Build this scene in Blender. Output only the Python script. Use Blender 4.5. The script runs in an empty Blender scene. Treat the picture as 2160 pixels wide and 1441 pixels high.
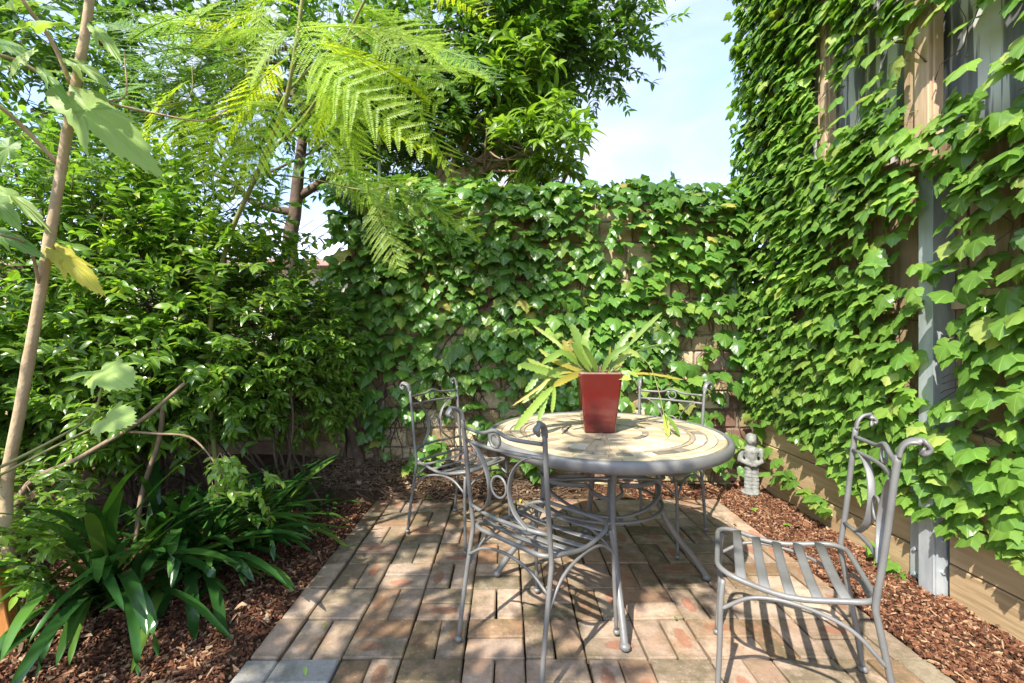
import bpy, bmesh, math, random
import numpy as np
from mathutils import Vector, Matrix, noise as mnoise

random.seed(7); rng = np.random.default_rng(7)
R = math.radians
sc = bpy.context.scene
col = sc.collection

# ------------------------------------------------------------------ camera
F, VX, VY, CH = 940.0, 1068.0, 715.0, 1.23          # focal (photo px), vanishing point, camera height
cam_d = bpy.data.cameras.new('camera'); cam = bpy.data.objects.new('camera', cam_d); col.objects.link(cam)
cam.location = (0, 0, CH); cam.rotation_euler = (R(90), 0, 0)
cam_d.sensor_fit = 'HORIZONTAL'; cam_d.sensor_width = 36; cam_d.lens = F/2160*36
cam_d.shift_x = (1080-VX)/2160; cam_d.shift_y = -(720.5-VY)/2160
cam_d.clip_start = 0.05; cam_d.clip_end = 500
sc.camera = cam

# ------------------------------------------------------------------ sky + sun
SUN_EL = 48; TO_SUN_AZ = 213                         # azimuth of the sun, clockwise from +Y
w = bpy.data.worlds.new('World'); sc.world = w; w.use_nodes = True
nt = w.node_tree; nt.nodes.clear()
def N(tree, t, **k):
    n = tree.nodes.new(t)
    for a, b in k.items(): setattr(n, a, b)
    return n
sky = N(nt, 'ShaderNodeTexSky', sky_type='NISHITA'); sky.sun_disc = False
sky.sun_elevation = R(SUN_EL); sky.sun_rotation = R(TO_SUN_AZ); sky.air_density = 1.0; sky.dust_density = .8; sky.ozone_density = 3.0
tc = N(nt, 'ShaderNodeTexCoord'); mp = N(nt, 'ShaderNodeMapping'); mp.inputs['Scale'].default_value = (1.5, 1.5, 3.6); mp.inputs['Rotation'].default_value = (0, R(24), R(20))
n1 = N(nt, 'ShaderNodeTexNoise'); n1.inputs['Scale'].default_value = 1.5; n1.inputs['Detail'].default_value = 7; n1.inputs['Roughness'].default_value = .52; n1.inputs['Distortion'].default_value = .5
rp = N(nt, 'ShaderNodeValToRGB'); rp.color_ramp.elements[0].position = .42; rp.color_ramp.elements[1].position = .68
mx = N(nt, 'ShaderNodeMixRGB'); cl = N(nt, 'ShaderNodeMixRGB'); cl.inputs['Color1'].default_value = (1.10, 1.27, 1.85, 1); cl.inputs['Color2'].default_value = (1.9, 1.95, 2.1, 1)
mul = N(nt, 'ShaderNodeMath', operation='MULTIPLY_ADD'); mul.inputs[1].default_value = .45; mul.inputs[2].default_value = .48
bg = N(nt, 'ShaderNodeBackground'); bg.inputs['Strength'].default_value = .15
wo = N(nt, 'ShaderNodeOutputWorld')
L = nt.links.new
L(tc.outputs['Generated'], mp.inputs['Vector']); L(mp.outputs[0], n1.inputs['Vector']); L(n1.outputs['Fac'], rp.inputs[0])
L(rp.outputs[0], cl.inputs['Fac']); L(cl.outputs[0], mx.inputs['Color2']); L(rp.outputs[0], mul.inputs[0]); L(mul.outputs[0], mx.inputs['Fac']); L(sky.outputs[0], mx.inputs['Color1']); L(mx.outputs[0], bg.inputs['Color']); L(bg.outputs[0], wo.inputs['Surface'])

az = R(TO_SUN_AZ); el = R(SUN_EL)
to_sun = Vector((math.sin(az)*math.cos(el), math.cos(az)*math.cos(el), math.sin(el)))
sl = bpy.data.lights.new('sun', 'SUN'); so = bpy.data.objects.new('sun', sl); col.objects.link(so)
sl.energy = 2.3; sl.angle = R(.6); sl.color = (1, .95, .86)
so.rotation_euler = to_sun.to_track_quat('Z', 'Y').to_euler(); so.location = (-4, -6, 9)
sc.view_settings.view_transform = 'Standard'; sc.view_settings.look = 'None'
sc.view_settings.exposure = 2.12; sc.view_settings.gamma = 1; sc.view_settings.use_curve_mapping = False
sc.render.engine = 'CYCLES'
sc.cycles.max_bounces = 8; sc.cycles.transmission_bounces = 6; sc.cycles.diffuse_bounces = 6

# ------------------------------------------------------------------ helpers
def P(px, py, Y):                                     # photo pixel at depth Y -> world point
    return Vector(((px-VX)/F*Y, Y, CH-(py-VY)/F*Y))
def pix(v):
    return (VX+v[0]*F/v[1], VY+(CH-v[2])*F/v[1]) if v[1] > .05 else (-9999, -9999)

def tag(o, label=None, cat=None, group=None, kind=None):
    if label: o['label'] = label
    if cat: o['category'] = cat
    if group: o['group'] = group
    if kind: o['kind'] = kind
    return o
def thing(name, label, cat, loc=(0, 0, 0), rz=0, group=None):
    o = bpy.data.objects.new(name, None); col.objects.link(o); o.empty_display_size = .1
    o.location = loc; o.rotation_euler = (0, 0, rz)
    return tag(o, label, cat, group)
def basis(o):
    return Matrix.LocRotScale(o.location, o.rotation_euler, o.scale)
def put(name, me, mat=None, parent=None, local=False, kind=None):
    """link mesh me as one object; world coordinates unless local"""
    o = bpy.data.objects.new(name, me); col.objects.link(o)
    if mat is not None and not me.materials: me.materials.append(mat)
    if parent is not None:
        o.parent = parent
        if not local: o.matrix_parent_inverse = basis(parent).inverted()
    if kind: o['kind'] = kind
    return o
def mesh(name, v, f, smooth=True, uv=None):
    me = bpy.data.meshes.new(name)
    me.from_pydata([tuple(a) for a in v], [], [tuple(a) for a in f])
    if smooth: me.polygons.foreach_set('use_smooth', [True]*len(me.polygons))
    if uv is not None:
        u = me.uv_layers.new(name='UVMap'); li = np.empty(len(me.loops), dtype=np.int32)
        me.loops.foreach_get('vertex_index', li); u.data.foreach_set('uv', np.asarray(uv, dtype=np.float32)[li].ravel())
    me.update(); return me

class MB:
    """collects shapes for one mesh"""
    def __init__(s): s.v = []; s.f = []
    def add(s, v, f):
        k = len(s.v); s.v += [tuple(a) for a in v]; s.f += [tuple(i+k for i in a) for a in f]; return s
    def box(s, x0, x1, y0, y1, z0, z1, M=None):
        v = [Vector((x, y, z)) for z in (z0, z1) for y in (y0, y1) for x in (x0, x1)]
        if M: v = [M @ a for a in v]
        return s.add(v, [(0, 2, 3, 1), (4, 5, 7, 6), (0, 1, 5, 4), (2, 6, 7, 3), (0, 4, 6, 2), (1, 3, 7, 5)])
    def tube(s, pts, r, n=8, closed=False, flat=None, up=None):
        """tube along pts; r number or list; flat=(a,b) half sizes makes a flat bar with b along 'up'"""
        pts = [Vector(p) for p in pts]; m = len(pts)
        rr = r if hasattr(r, '__len__') else [r]*m
        V = []; nrm = None
        for i, p in enumerate(pts):
            if closed: t = pts[(i+1) % m]-pts[i-1]
            else: t = pts[min(i+1, m-1)]-pts[max(i-1, 0)]
            t = t.normalized() if t.length > 1e-9 else Vector((0, 0, 1))
            if up is not None: nrm = Vector(up)
            if nrm is None: nrm = Vector((0, 0, 1)) if abs(t.z) < .9 else Vector((1, 0, 0))
            a = nrm-t*nrm.dot(t)
            if a.length < 1e-5: a = t.orthogonal()
            nrm = a.normalized(); b = t.cross(nrm)
            for k in range(n):
                q = 2*math.pi*k/n+(math.pi/n if flat else 0)
                if flat: V.append(p+b*flat[0]*max(-1, min(1, 1.5*math.cos(q)))+nrm*flat[1]*max(-1, min(1, 1.5*math.sin(q))))
                else: V.append(p+(nrm*math.sin(q)+b*math.cos(q))*rr[i])
        Fc = []
        for i in range(m if closed else m-1):
            j = (i+1) % m
            for k in range(n): Fc.append((i*n+k, i*n+(k+1) % n, j*n+(k+1) % n, j*n+k))
        if not closed: Fc.append(tuple(range(n-1, -1, -1))); Fc.append(tuple((m-1)*n+k for k in range(n)))
        return s.add(V, Fc)
    def ball(s, c, r, n=10, k=6, sc_=(1, 1, 1)):
        V = []; Fc = []
        for i in range(k+1):
            th = math.pi*i/k
            for j in range(n):
                ph = 2*math.pi*j/n
                V.append((c[0]+r*sc_[0]*math.sin(th)*math.cos(ph), c[1]+r*sc_[1]*math.sin(th)*math.sin(ph), c[2]+r*sc_[2]*math.cos(th)))
        for i in range(k):
            for j in range(n): Fc.append((i*n+j, (i+1)*n+j, (i+1)*n+(j+1) % n, i*n+(j+1) % n))
        return s.add(V, Fc)
    def lathe(s, prof, n=64, c=(0, 0, 0)):
        V = []; Fc = []; m = len(prof)
        for r, z in prof:
            for j in range(n):
                a = 2*math.pi*j/n; V.append((c[0]+r*math.cos(a), c[1]+r*math.sin(a), c[2]+z))
        for i in range(m):
            i2 = (i+1) % m
            for j in range(n): Fc.append((i*n+j, i*n+(j+1) % n, i2*n+(j+1) % n, i2*n+j))
        return s.add(V, Fc)
    def me(s, name, smooth=True): return mesh(name, s.v, s.f, smooth)

def spline(pts, n=6):
    """Catmull-Rom through pts"""
    p = [Vector(a) for a in pts]; p = [p[0]*2-p[1]]+p+[p[-1]*2-p[-2]]; out = []
    for i in range(1, len(p)-2):
        for k in range(n):
            t = k/n; a, b, c, d = p[i-1], p[i], p[i+1], p[i+2]
            out.append(.5*((2*b)+(c-a)*t+(2*a-5*b+4*c-d)*t*t+(3*b-a-3*c+d)*t**3))
    return out+[p[-2]]
def bevelled_box(name, sx, sy, sz, bev, seed=0, wob=.0):
    bm = bmesh.new(); bmesh.ops.create_cube(bm, size=1)
    for v in bm.verts: v.co = Vector((v.co.x*sx, v.co.y*sy, v.co.z*sz))
    rd = random.Random(seed)
    for v in bm.verts: v.co += Vector((rd.uniform(-wob, wob), rd.uniform(-wob, wob), rd.uniform(-wob, wob)*.5))
    bmesh.ops.bevel(bm, geom=list(bm.edges), offset=bev, segments=1, affect='EDGES')
    me = bpy.data.meshes.new(name); bm.to_mesh(me); bm.free(); return me

# ------------------------------------------------------------------ materials
def new_mat(name):
    m = bpy.data.materials.new(name); m.use_nodes = True; t = m.node_tree
    return m, t, t.nodes['Principled BSDF'], t.nodes['Material Output']
def ramp(t, stops):
    r = N(t, 'ShaderNodeValToRGB'); e = r.color_ramp.elements
    while len(e) < len(stops): e.new(.5)
    for x, (p, c) in zip(e, stops): x.position = p; x.color = (*c, 1)
    return r
def rnd_value(t):
    g = N(t, 'ShaderNodeNewGeometry'); oi = N(t, 'ShaderNodeObjectInfo')
    a = N(t, 'ShaderNodeMath', operation='ADD'); f = N(t, 'ShaderNodeMath', operation='FRACT')
    t.links.new(g.outputs['Random Per Island'], a.inputs[0]); t.links.new(oi.outputs['Random'], a.inputs[1]); t.links.new(a.outputs[0], f.inputs[0])
    return f.outputs[0], g
def leaf_mat(name, stops, rough=.4, transl=.35, tcol=None, vein=None, bump=0):
    m, t, b, o = new_mat(name); lk = t.links.new
    rv, g = rnd_value(t); rp = ramp(t, stops); lk(rv, rp.inputs[0]); c = rp.outputs[0]
    nz = N(t, 'ShaderNodeTexNoise'); nz.inputs['Scale'].default_value = 2.2; nz.inputs['Detail'].default_value = 3
    lk(g.outputs['Position'], nz.inputs['Vector'])
    hs = N(t, 'ShaderNodeHueSaturation'); mr = N(t, 'ShaderNodeMapRange'); mr.inputs[1].default_value = .3; mr.inputs[2].default_value = .7; mr.inputs[3].default_value = .72; mr.inputs[4].default_value = 1.28
    lk(nz.outputs['Fac'], mr.inputs[0]); lk(mr.outputs[0], hs.inputs['Value']); lk(c, hs.inputs['Color']); c = hs.outputs[0]
    if vein:
        uv = N(t, 'ShaderNodeUVMap'); sp = N(t, 'ShaderNodeSeparateXYZ'); lk(uv.outputs[0], sp.inputs[0])
        if vein == 'palmate':
            an = N(t, 'ShaderNodeMath', operation='ARCTAN2'); lk(sp.outputs[0], an.inputs[0]); lk(sp.outputs[1], an.inputs[1])
            k = N(t, 'ShaderNodeMath', operation='MULTIPLY'); k.inputs[1].default_value = 4.5; lk(an.outputs[0], k.inputs[0])
            s = N(t, 'ShaderNodeMath', operation='SINE'); lk(k.outputs[0], s.inputs[0]); src = s.outputs[0]; lim = .13
        else: src = sp.outputs[0]; lim = .07
        ab = N(t, 'ShaderNodeMath', operation='ABSOLUTE'); lk(src, ab.inputs[0])
        mr2 = N(t, 'ShaderNodeMapRange'); mr2.inputs[1].default_value = 0; mr2.inputs[2].default_value = lim; mr2.inputs[3].default_value = .45; mr2.inputs[4].default_value = 0
        lk(ab.outputs[0], mr2.inputs[0]); mxn = N(t, 'ShaderNodeMixRGB'); mxn.inputs['Color2'].default_value = (.42, .55, .16, 1)
        lk(mr2.outputs[0], mxn.inputs['Fac']); lk(c, mxn.inputs['Color1']); c = mxn.outputs[0]
    lk(c, b.inputs['Base Color']); b.inputs['Roughness'].default_value = rough; b.inputs['Specular IOR Level'].default_value = .5
    tr = N(t, 'ShaderNodeBsdfTranslucent'); tm = N(t, 'ShaderNodeMixRGB', blend_type='MULTIPLY'); tm.inputs['Fac'].default_value = 1
    tm.inputs['Color2'].default_value = (*(tcol or (1.9, 2.0, .6)), 1); lk(c, tm.inputs['Color1']); lk(tm.outputs[0], tr.inputs['Color'])
    ms = N(t, 'ShaderNodeMixShader'); ms.inputs[0].default_value = transl
    lk(b.outputs[0], ms.inputs[1]); lk(tr.outputs[0], ms.inputs[2]); lk(ms.outputs[0], o.inputs['Surface'])
    return m
def noise_mat(name, stops, scale=8, detail=6, rough=.7, metal=0, bump=.15, bscale=None, stretch=(1, 1, 1), isl=0, coord='Object', spec=.4):
    """colour from noise; isl mixes in a random value for each piece"""
    m, t, b, o = new_mat(name); lk = t.links.new
    tcn = N(t, 'ShaderNodeTexCoord'); mp = N(t, 'ShaderNodeMapping'); mp.inputs['Scale'].default_value = stretch
    rv, g = rnd_value(t)
    if coord == 'World': lk(g.outputs['Position'], mp.inputs['Vector'])
    else: lk(tcn.outputs[coord], mp.inputs['Vector'])
    if isl:
        ad = N(t, 'ShaderNodeVectorMath', operation='SCALE'); cx = N(t, 'ShaderNodeCombineXYZ'); lk(rv, cx.inputs[0]); lk(rv, cx.inputs[1]); lk(rv, cx.inputs[2])
        lk(cx.outputs[0], ad.inputs[0]); ad.inputs['Scale'].default_value = 37; lk(ad.outputs[0], mp.inputs['Location'])
    nz = N(t, 'ShaderNodeTexNoise'); nz.inputs['Scale'].default_value = scale; nz.inputs['Detail'].default_value = detail; nz.inputs['Roughness'].default_value = .6
    lk(mp.outputs[0], nz.inputs['Vector']); src = nz.outputs['Fac']
    if isl:
        mxv = N(t, 'ShaderNodeMath', operation='MULTIPLY_ADD'); sb = N(t, 'ShaderNodeMath', operation='SUBTRACT'); sb.inputs[1].default_value = .5; lk(rv, sb.inputs[0])
        lk(sb.outputs[0], mxv.inputs[0]); mxv.inputs[1].default_value = isl; lk(src, mxv.inputs[2]); src = mxv.outputs[0]
    rp = ramp(t, stops); lk(src, rp.inputs[0]); lk(rp.outputs[0], b.inputs['Base Color'])
    b.inputs['Roughness'].default_value = rough; b.inputs['Metallic'].default_value = metal; b.inputs['Specular IOR Level'].default_value = spec
    if bump:
        n2 = N(t, 'ShaderNodeTexNoise'); n2.inputs['Scale'].default_value = bscale or scale*5; n2.inputs['Detail'].default_value = 5
        lk(mp.outputs[0], n2.inputs['Vector']); bp = N(t, 'ShaderNodeBump'); bp.inputs['Strength'].default_value = bump; bp.inputs['Distance'].default_value = .01
        lk(n2.outputs['Fac'], bp.inputs['Height']); lk(bp.outputs[0], b.inputs['Normal'])
    return m

def paver_mat(name, grey=False):
    m, t, b, o = new_mat(name); lk = t.links.new
    oi = N(t, 'ShaderNodeObjectInfo'); tcn = N(t, 'ShaderNodeTexCoord'); g = N(t, 'ShaderNodeNewGeometry')
    if grey: base = ramp(t, [(0, (.30, .29, .27)), (1, (.36, .35, .33))])
    else: base = ramp(t, [(0, (.48, .35, .26)), (.18, (.43, .31, .225)), (.34, (.50, .37, .28)), (.48, (.38, .20, .105)), (.60, (.44, .325, .24)), (.72, (.33, .27, .19)), (.86, (.41, .245, .155)), (1, (.51, .38, .29))])
    lk(oi.outputs['Random'], base.inputs[0]); c = base.outputs[0]
    def mixc(fac, c1, c2, bt='MIX'):
        x = N(t, 'ShaderNodeMixRGB', blend_type=bt)
        if isinstance(fac, float): x.inputs['Fac'].default_value = fac
        else: lk(fac, x.inputs['Fac'])
        lk(c1, x.inputs['Color1'])
        if isinstance(c2, tuple): x.inputs['Color2'].default_value = (*c2, 1)
        else: lk(c2, x.inputs['Color2'])
        return x.outputs[0]
    def nz(scale, lo, hi, a=0., bb=1., detail=6, vec=None, rough=.6):
        n = N(t, 'ShaderNodeTexNoise'); n.inputs['Scale'].default_value = scale; n.inputs['Detail'].default_value = detail; n.inputs['Roughness'].default_value = rough
        lk(vec or g.outputs['Position'], n.inputs['Vector'])
        r = N(t, 'ShaderNodeMapRange'); r.inputs[1].default_value = lo; r.inputs[2].default_value = hi; r.inputs[3].default_value = a; r.inputs[4].default_value = bb
        lk(n.outputs['Fac'], r.inputs[0]); return r.outputs[0]
    if not grey:
        # red kiln mark: an oval at a random place on some bricks
        sp = N(t, 'ShaderNodeSeparateXYZ'); lk(tcn.outputs['Object'], sp.inputs[0])
        def math_(op, a, bv):
            n = N(t, 'ShaderNodeMath', operation=op)
            for i, q in enumerate((a, bv)):
                if isinstance(q, (int, float)): n.inputs[i].default_value = q
                else: lk(q, n.inputs[i])
            return n.outputs[0]
        r2 = math_('FRACT', math_('MULTIPLY', oi.outputs['Random'], 71.3), 0); r3 = math_('FRACT', math_('MULTIPLY', oi.outputs['Random'], 133.7), 0)
        x = math_('SUBTRACT', sp.outputs[0], math_('MULTIPLY', math_('SUBTRACT', r2, .5), .09)); x = math_('DIVIDE', x, .062)
        y = math_('SUBTRACT', sp.outputs[1], math_('MULTIPLY', math_('SUBTRACT', r3, .5), .03)); y = math_('DIVIDE', y, .028)
        d = math_('ADD', math_('MULTIPLY', x, x), math_('MULTIPLY', y, y))
        d = math_('ADD', d, nz(30, .3, .7, -.3, .3))
        r = N(t, 'ShaderNodeMapRange'); r.inputs[1].default_value = 1.15; r.inputs[2].default_value = .75; lk(d, r.inputs[0])
        sel = math_('GREATER_THAN', math_('FRACT', math_('MULTIPLY', oi.outputs['Random'], 917.1), 0), .71)
        c = mixc(math_('MULTIPLY', math_('MULTIPLY', r.outputs[0], sel), .75), c, (.37, .135, .08))
        c = mixc(nz(4, .52, .70, 0, .55), c, (.34, .15, .05))
    if not grey:
        hv = N(t, 'ShaderNodeHueSaturation'); hm = N(t, 'ShaderNodeMapRange'); hm.inputs[3].default_value = .74; hm.inputs[4].default_value = 1.25
        lk(r3, hm.inputs[0]); lk(hm.outputs[0], hv.inputs['Value']); lk(c, hv.inputs['Color']); c = hv.outputs[0]
        pm = N(t, 'ShaderNodeMapRange'); pm.inputs[1].default_value = .45; pm.inputs[2].default_value = .9; pm.inputs[4].default_value = .85; lk(r2, pm.inputs[0])
        c = mixc(math_('MULTIPLY', pm.outputs[0], nz(14, .36, .58, 0, 1, 8, None, .7)), c, (.105, .088, .048))
        # dirt and moss creeping in from the joints
        ex = math_('ABSOLUTE', sp.outputs[0], 0); ey = math_('ABSOLUTE', sp.outputs[1], 0)
        edge = math_('MAXIMUM', math_('SUBTRACT', ex, .058), ey)
        em = N(t, 'ShaderNodeMapRange'); em.inputs[1].default_value = .030; em.inputs[2].default_value = .060; lk(math_('ADD', edge, nz(18, .3, .7, -.022, .012)), em.inputs[0])
        c = mixc(math_('MULTIPLY', em.outputs[0], .42), c, (.10, .082, .045))
    c = mixc(nz(22, .35, .75, 0, .35), c, (.20, .13, .08))
    c = mixc(nz(3.2, .45, .66, 0, .78, 10, None, .78), c, (.11, .092, .046))          # algae and moss film
    c = mixc(nz(120, .55, .75, 0, .5), c, (.07, .05, .03))
    c = mixc(nz(60, .60, .72, 0, .4), c, (.55, .47, .38))
    lk(c, b.inputs['Base Color']); b.inputs['Roughness'].default_value = .85; b.inputs['Specular IOR Level'].default_value = .25
    n2 = N(t, 'ShaderNodeTexNoise'); n2.inputs['Scale'].default_value = 70; n2.inputs['Detail'].default_value = 6; lk(g.outputs['Position'], n2.inputs['Vector'])
    bp = N(t, 'ShaderNodeBump'); bp.inputs['Strength'].default_value = .35; bp.inputs['Distance'].default_value = .006
    lk(n2.outputs['Fac'], bp.inputs['Height']); lk(bp.outputs[0], b.inputs['Normal'])
    return m

M = {}
M['paver'] = paver_mat('brick_paver'); M['paver_grey'] = paver_mat('grey_paver', True)
M['soil'] = noise_mat('soil', [(.3, (.035, .022, .013)), (.7, (.10, .062, .036))], 14, coord='World', rough=.95, bump=.6, spec=.1)
M['bed'] = noise_mat('paving_bed', [(.3, (.016, .012, .008)), (.7, (.045, .034, .022))], 30, coord='World', rough=1, bump=.5, spec=.1)
M['chip'] = noise_mat('bark_chip', [(.05, (.048, .021, .012)), (.38, (.130, .052, .027)), (.66, (.19, .080, .041)), (.92, (.27, .135, .072)), (1.0, (.38, .24, .14))], 30, isl=1.15, rough=.85, bump=.3, spec=.2)
M['litter'] = noise_mat('dry_leaf', [(.1, (.12, .07, .038)), (.5, (.25, .155, .085)), (.9, (.36, .26, .155))], 20, isl=1.0, rough=.8, bump=.2)
M['twig'] = noise_mat('dry_twig', [(.2, (.075, .045, .028)), (.8, (.22, .15, .10))], 20, isl=.6, rough=.9, bump=.3)
M['metal'] = noise_mat('grey_painted_iron', [(.3, (.140, .136, .128)), (.7, (.20, .195, .182))], 9, coord='World', rough=.46, metal=.12, bump=.06, bscale=90, spec=.5)
M['stone'] = noise_mat('sandstone', [(.2, (.17, .12, .06)), (.5, (.42, .325, .19)), (.8, (.60, .50, .33))], 7, isl=.5, coord='World', rough=.95, bump=.7, bscale=25, spec=.15)
M['stone_red'] = noise_mat('old_brick', [(.2, (.14, .075, .05)), (.5, (.27, .16, .115)), (.8, (.40, .31, .24))], 7, isl=.4, coord='World', rough=.95, bump=.7, bscale=25, spec=.15)
M['mortar'] = noise_mat('mortar', [(.3, (.14, .11, .08)), (.7, (.30, .25, .18))], 12, coord='World', rough=1, bump=.5, spec=.1)
M['wood'] = noise_mat('treated_pine', [(.25, (.33, .215, .11)), (.5, (.46, .325, .18)), (.75, (.55, .41, .25))], 2.2, isl=.18, coord='World', rough=.75, bump=.25, stretch=(14, 1, 14), bscale=7, spec=.25)
M['paling'] = noise_mat('paling_wood', [(.25, (.24, .165, .10)), (.5, (.38, .27, .165)), (.75, (.50, .38, .25))], 2.2, isl=.4, coord='World', rough=.85, bump=.3, stretch=(14, 14, 1), bscale=7, spec=.15)
M['batten'] = noise_mat('pale_timber', [(.25, (.42, .29, .18)), (.5, (.55, .40, .26)), (.75, (.63, .48, .33))], 2.0, isl=.2, coord='World', rough=.75, bump=.2, stretch=(12, 12, .7), bscale=7, spec=.2)
M['panel'] = noise_mat('streaked_grey_panel', [(.36, (.14, .145, .15)), (.50, (.21, .215, .22)), (.54, (.66, .66, .64)), (.75, (.70, .70, .68))], 3.0, isl=.12, coord='World', detail=3, rough=.7, bump=.1, stretch=(5, 5, .35), spec=.2)
M['galv'] = noise_mat('galvanised_steel', [(.3, (.36, .40, .42)), (.5, (.45, .49, .51)), (.75, (.58, .61, .63))], 7, coord='World', rough=.42, metal=.35, bump=.05, stretch=(3, 3, .8))
M['pot'] = noise_mat('red_glaze', [(.3, (.125, .010, .008)), (.55, (.105, .018, .013)), (.8, (.155, .036, .027))], 7, rough=.10, bump=.04, bscale=30, spec=.6)
M['pot_rim'] = noise_mat('worn_glaze_edge', [(.3, (.13, .07, .04)), (.8, (.33, .23, .15))], 30, rough=.4, bump=.1)
M['grout'] = noise_mat('grout', [(.3, (.20, .15, .10)), (.7, (.33, .265, .18))], 20, rough=.9, bump=.2)
for i, s in enumerate([((.43, .33, .20), (.54, .44, .29)), ((.40, .31, .19), (.50, .41, .275)), ((.47, .40, .28), (.57, .50, .38)), ((.31, .24, .155), (.44, .355, .245)), ((.14, .12, .095), (.27, .23, .175))]):
    M['tile%d' % i] = noise_mat('mosaic_tile', [(.3, s[0]), (.7, s[1])], 16, isl=.35, coord='World', rough=.5, bump=.12, bscale=60, spec=.4)
M['bark'] = noise_mat('smooth_bark', [(.3, (.17, .11, .07)), (.7, (.34, .24, .155))], 12, coord='World', rough=.85, bump=.4, stretch=(1, 1, .6))
M['bark_pale'] = noise_mat('pale_bark', [(.3, (.34, .24, .13)), (.55, (.45, .33, .19)), (.8, (.53, .41, .27))], 14, coord='World', rough=.75, bump=.35, stretch=(1, 1, .8))
M['bark_dark'] = noise_mat('dark_bark', [(.3, (.06, .04, .028)), (.7, (.17, .115, .08))], 10, coord='World', rough=.9, bump=.5)
M['green_stem'] = noise_mat('green_stem', [(.3, (.16, .17, .05)), (.7, (.30, .28, .09))], 10, coord='World', rough=.6, bump=.1)
M['vine_stem'] = noise_mat('vine_stem', [(.3, (.07, .045, .03)), (.7, (.19, .13, .09))], 20, coord='World', rough=.9, bump=.5)
M['statue'] = noise_mat('weathered_stone', [(.3, (.12, .12, .105)), (.5, (.23, .23, .21)), (.75, (.34, .34, .32))], 14, coord='World', rough=.95, bump=.6, bscale=60, spec=.15)
M['stake'] = noise_mat('orange_timber', [(.3, (.42, .16, .035)), (.7, (.56, .25, .07))], 3, coord='World', rough=.7, bump=.2, stretch=(10, 10, 1))
M['tie'] = noise_mat('green_tie', [(.3, (.0, .12, .06)), (.7, (.0, .18, .09))], 5, rough=.5, bump=0)
M['cream'] = noise_mat('cream_render', [(.3, (.70, .62, .48)), (.7, (.78, .70, .56))], 3, coord='World', rough=.9, bump=.1)
M['roofmetal'] = noise_mat('pale_roof', [(.3, (.50, .54, .62)), (.7, (.58, .62, .69))], 2, coord='World', rough=.5, bump=.05)
M['trim'] = noise_mat('pink_trim', [(.3, (.42, .24, .20)), (.7, (.50, .31, .26))], 3, coord='World', rough=.8, bump=.05)
M['glass'] = noise_mat('dark_glass', [(.3, (.02, .025, .03)), (.7, (.03, .035, .04))], 2, rough=.05, bump=0)
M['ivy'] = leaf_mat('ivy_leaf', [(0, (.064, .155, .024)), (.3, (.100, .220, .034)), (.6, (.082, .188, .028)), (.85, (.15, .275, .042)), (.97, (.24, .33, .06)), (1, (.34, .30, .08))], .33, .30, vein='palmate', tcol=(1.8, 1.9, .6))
M['ivy_fence'] = leaf_mat('ivy_leaf_sunlit_tint', [(0, (.092, .195, .030)), (.3, (.140, .260, .042)), (.6, (.112, .225, .036)), (.9, (.21, .33, .055)), (1, (.30, .36, .09))], .27, .30, vein='palmate', tcol=(1.8, 1.9, .6))  # brighter copy of the ivy leaf: the fence's sunlight put into its colour
M['shrub'] = leaf_mat('glossy_shrub_leaf', [(0, (.072, .155, .020)), (.4, (.110, .215, .028)), (.75, (.145, .260, .034)), (.95, (.20, .31, .045)), (1, (.30, .34, .06))], .27, .40, vein='mid')
M['shrub_lime'] = leaf_mat('young_leaf', [(0, (.13, .25, .03)), (.5, (.18, .31, .04)), (1, (.27, .38, .06))], .25, .35, vein='mid')
M['tree'] = leaf_mat('dark_tree_leaf', [(0, (.052, .118, .020)), (.4, (.078, .160, .027)), (.8, (.110, .200, .036)), (1, (.16, .26, .05))], .38, .42)
M['mango'] = leaf_mat('long_bright_leaf', [(0, (.10, .19, .022)), (.5, (.155, .26, .032)), (1, (.22, .33, .05))], .35, .40, vein='mid')
M['fern'] = leaf_mat('feathery_leaf', [(0, (.21, .35, .022)), (.5, (.28, .42, .03)), (1, (.36, .50, .045))], .5, .55, tcol=(2.1, 1.7, .5))
M['fern_dark'] = leaf_mat('feathery_leaf_cool', [(0, (.12, .23, .05)), (.5, (.17, .30, .075)), (1, (.24, .37, .10))], .45, .45, tcol=(1.8, 1.7, .6))
M['clivia'] = leaf_mat('strap_leaf', [(0, (.022, .072, .016)), (.5, (.034, .100, .018)), (.85, (.055, .135, .022)), (1, (.11, .19, .03))], .22, .12)
M['epi'] = leaf_mat('cactus_leaf', [(0, (.13, .22, .035)), (.4, (.18, .28, .045)), (.75, (.21, .30, .055)), (1, (.28, .33, .06))], .45, .20)
M['epi_y'] = leaf_mat('yellowed_leaf', [(0, (.30, .25, .035)), (1, (.36, .33, .06))], .5, .25, tcol=(1.5, 1.4, .6))
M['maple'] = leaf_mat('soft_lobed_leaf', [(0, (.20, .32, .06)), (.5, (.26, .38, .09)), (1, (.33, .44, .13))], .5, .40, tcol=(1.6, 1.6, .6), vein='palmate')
M['maple_dk'] = leaf_mat('soft_lobed_leaf_dark', [(0, (.10, .21, .04)), (1, (.17, .28, .06))], .5, .40, vein='palmate')  # darker green lobed leaf
M['leaf_y'] = leaf_mat('yellow_leaf', [(0, (.48, .46, .05)), (1, (.55, .48, .06))], .5, .40, tcol=(1.5, 1.4, .5))

# ------------------------------------------------------------------ ground, paving
COLX0, CW, RY0, RD = -.877, .2377, 1.721, .244        # basket weave: column lines and row lines
PX0, PX1, PYB, PYF = COLX0-.125, COLX0+10*CW+.120, RY0+7*RD, RY0-4*RD
WALL_Y = 3.62; FX = 2.02
put('ground', mesh('ground', [(-200, -200, -.20), (200, -200, -.20), (200, 200, -.20), (-200, 200, -.20)], [(0, 1, 2, 3)], False), M['soil'], kind='structure')

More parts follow.
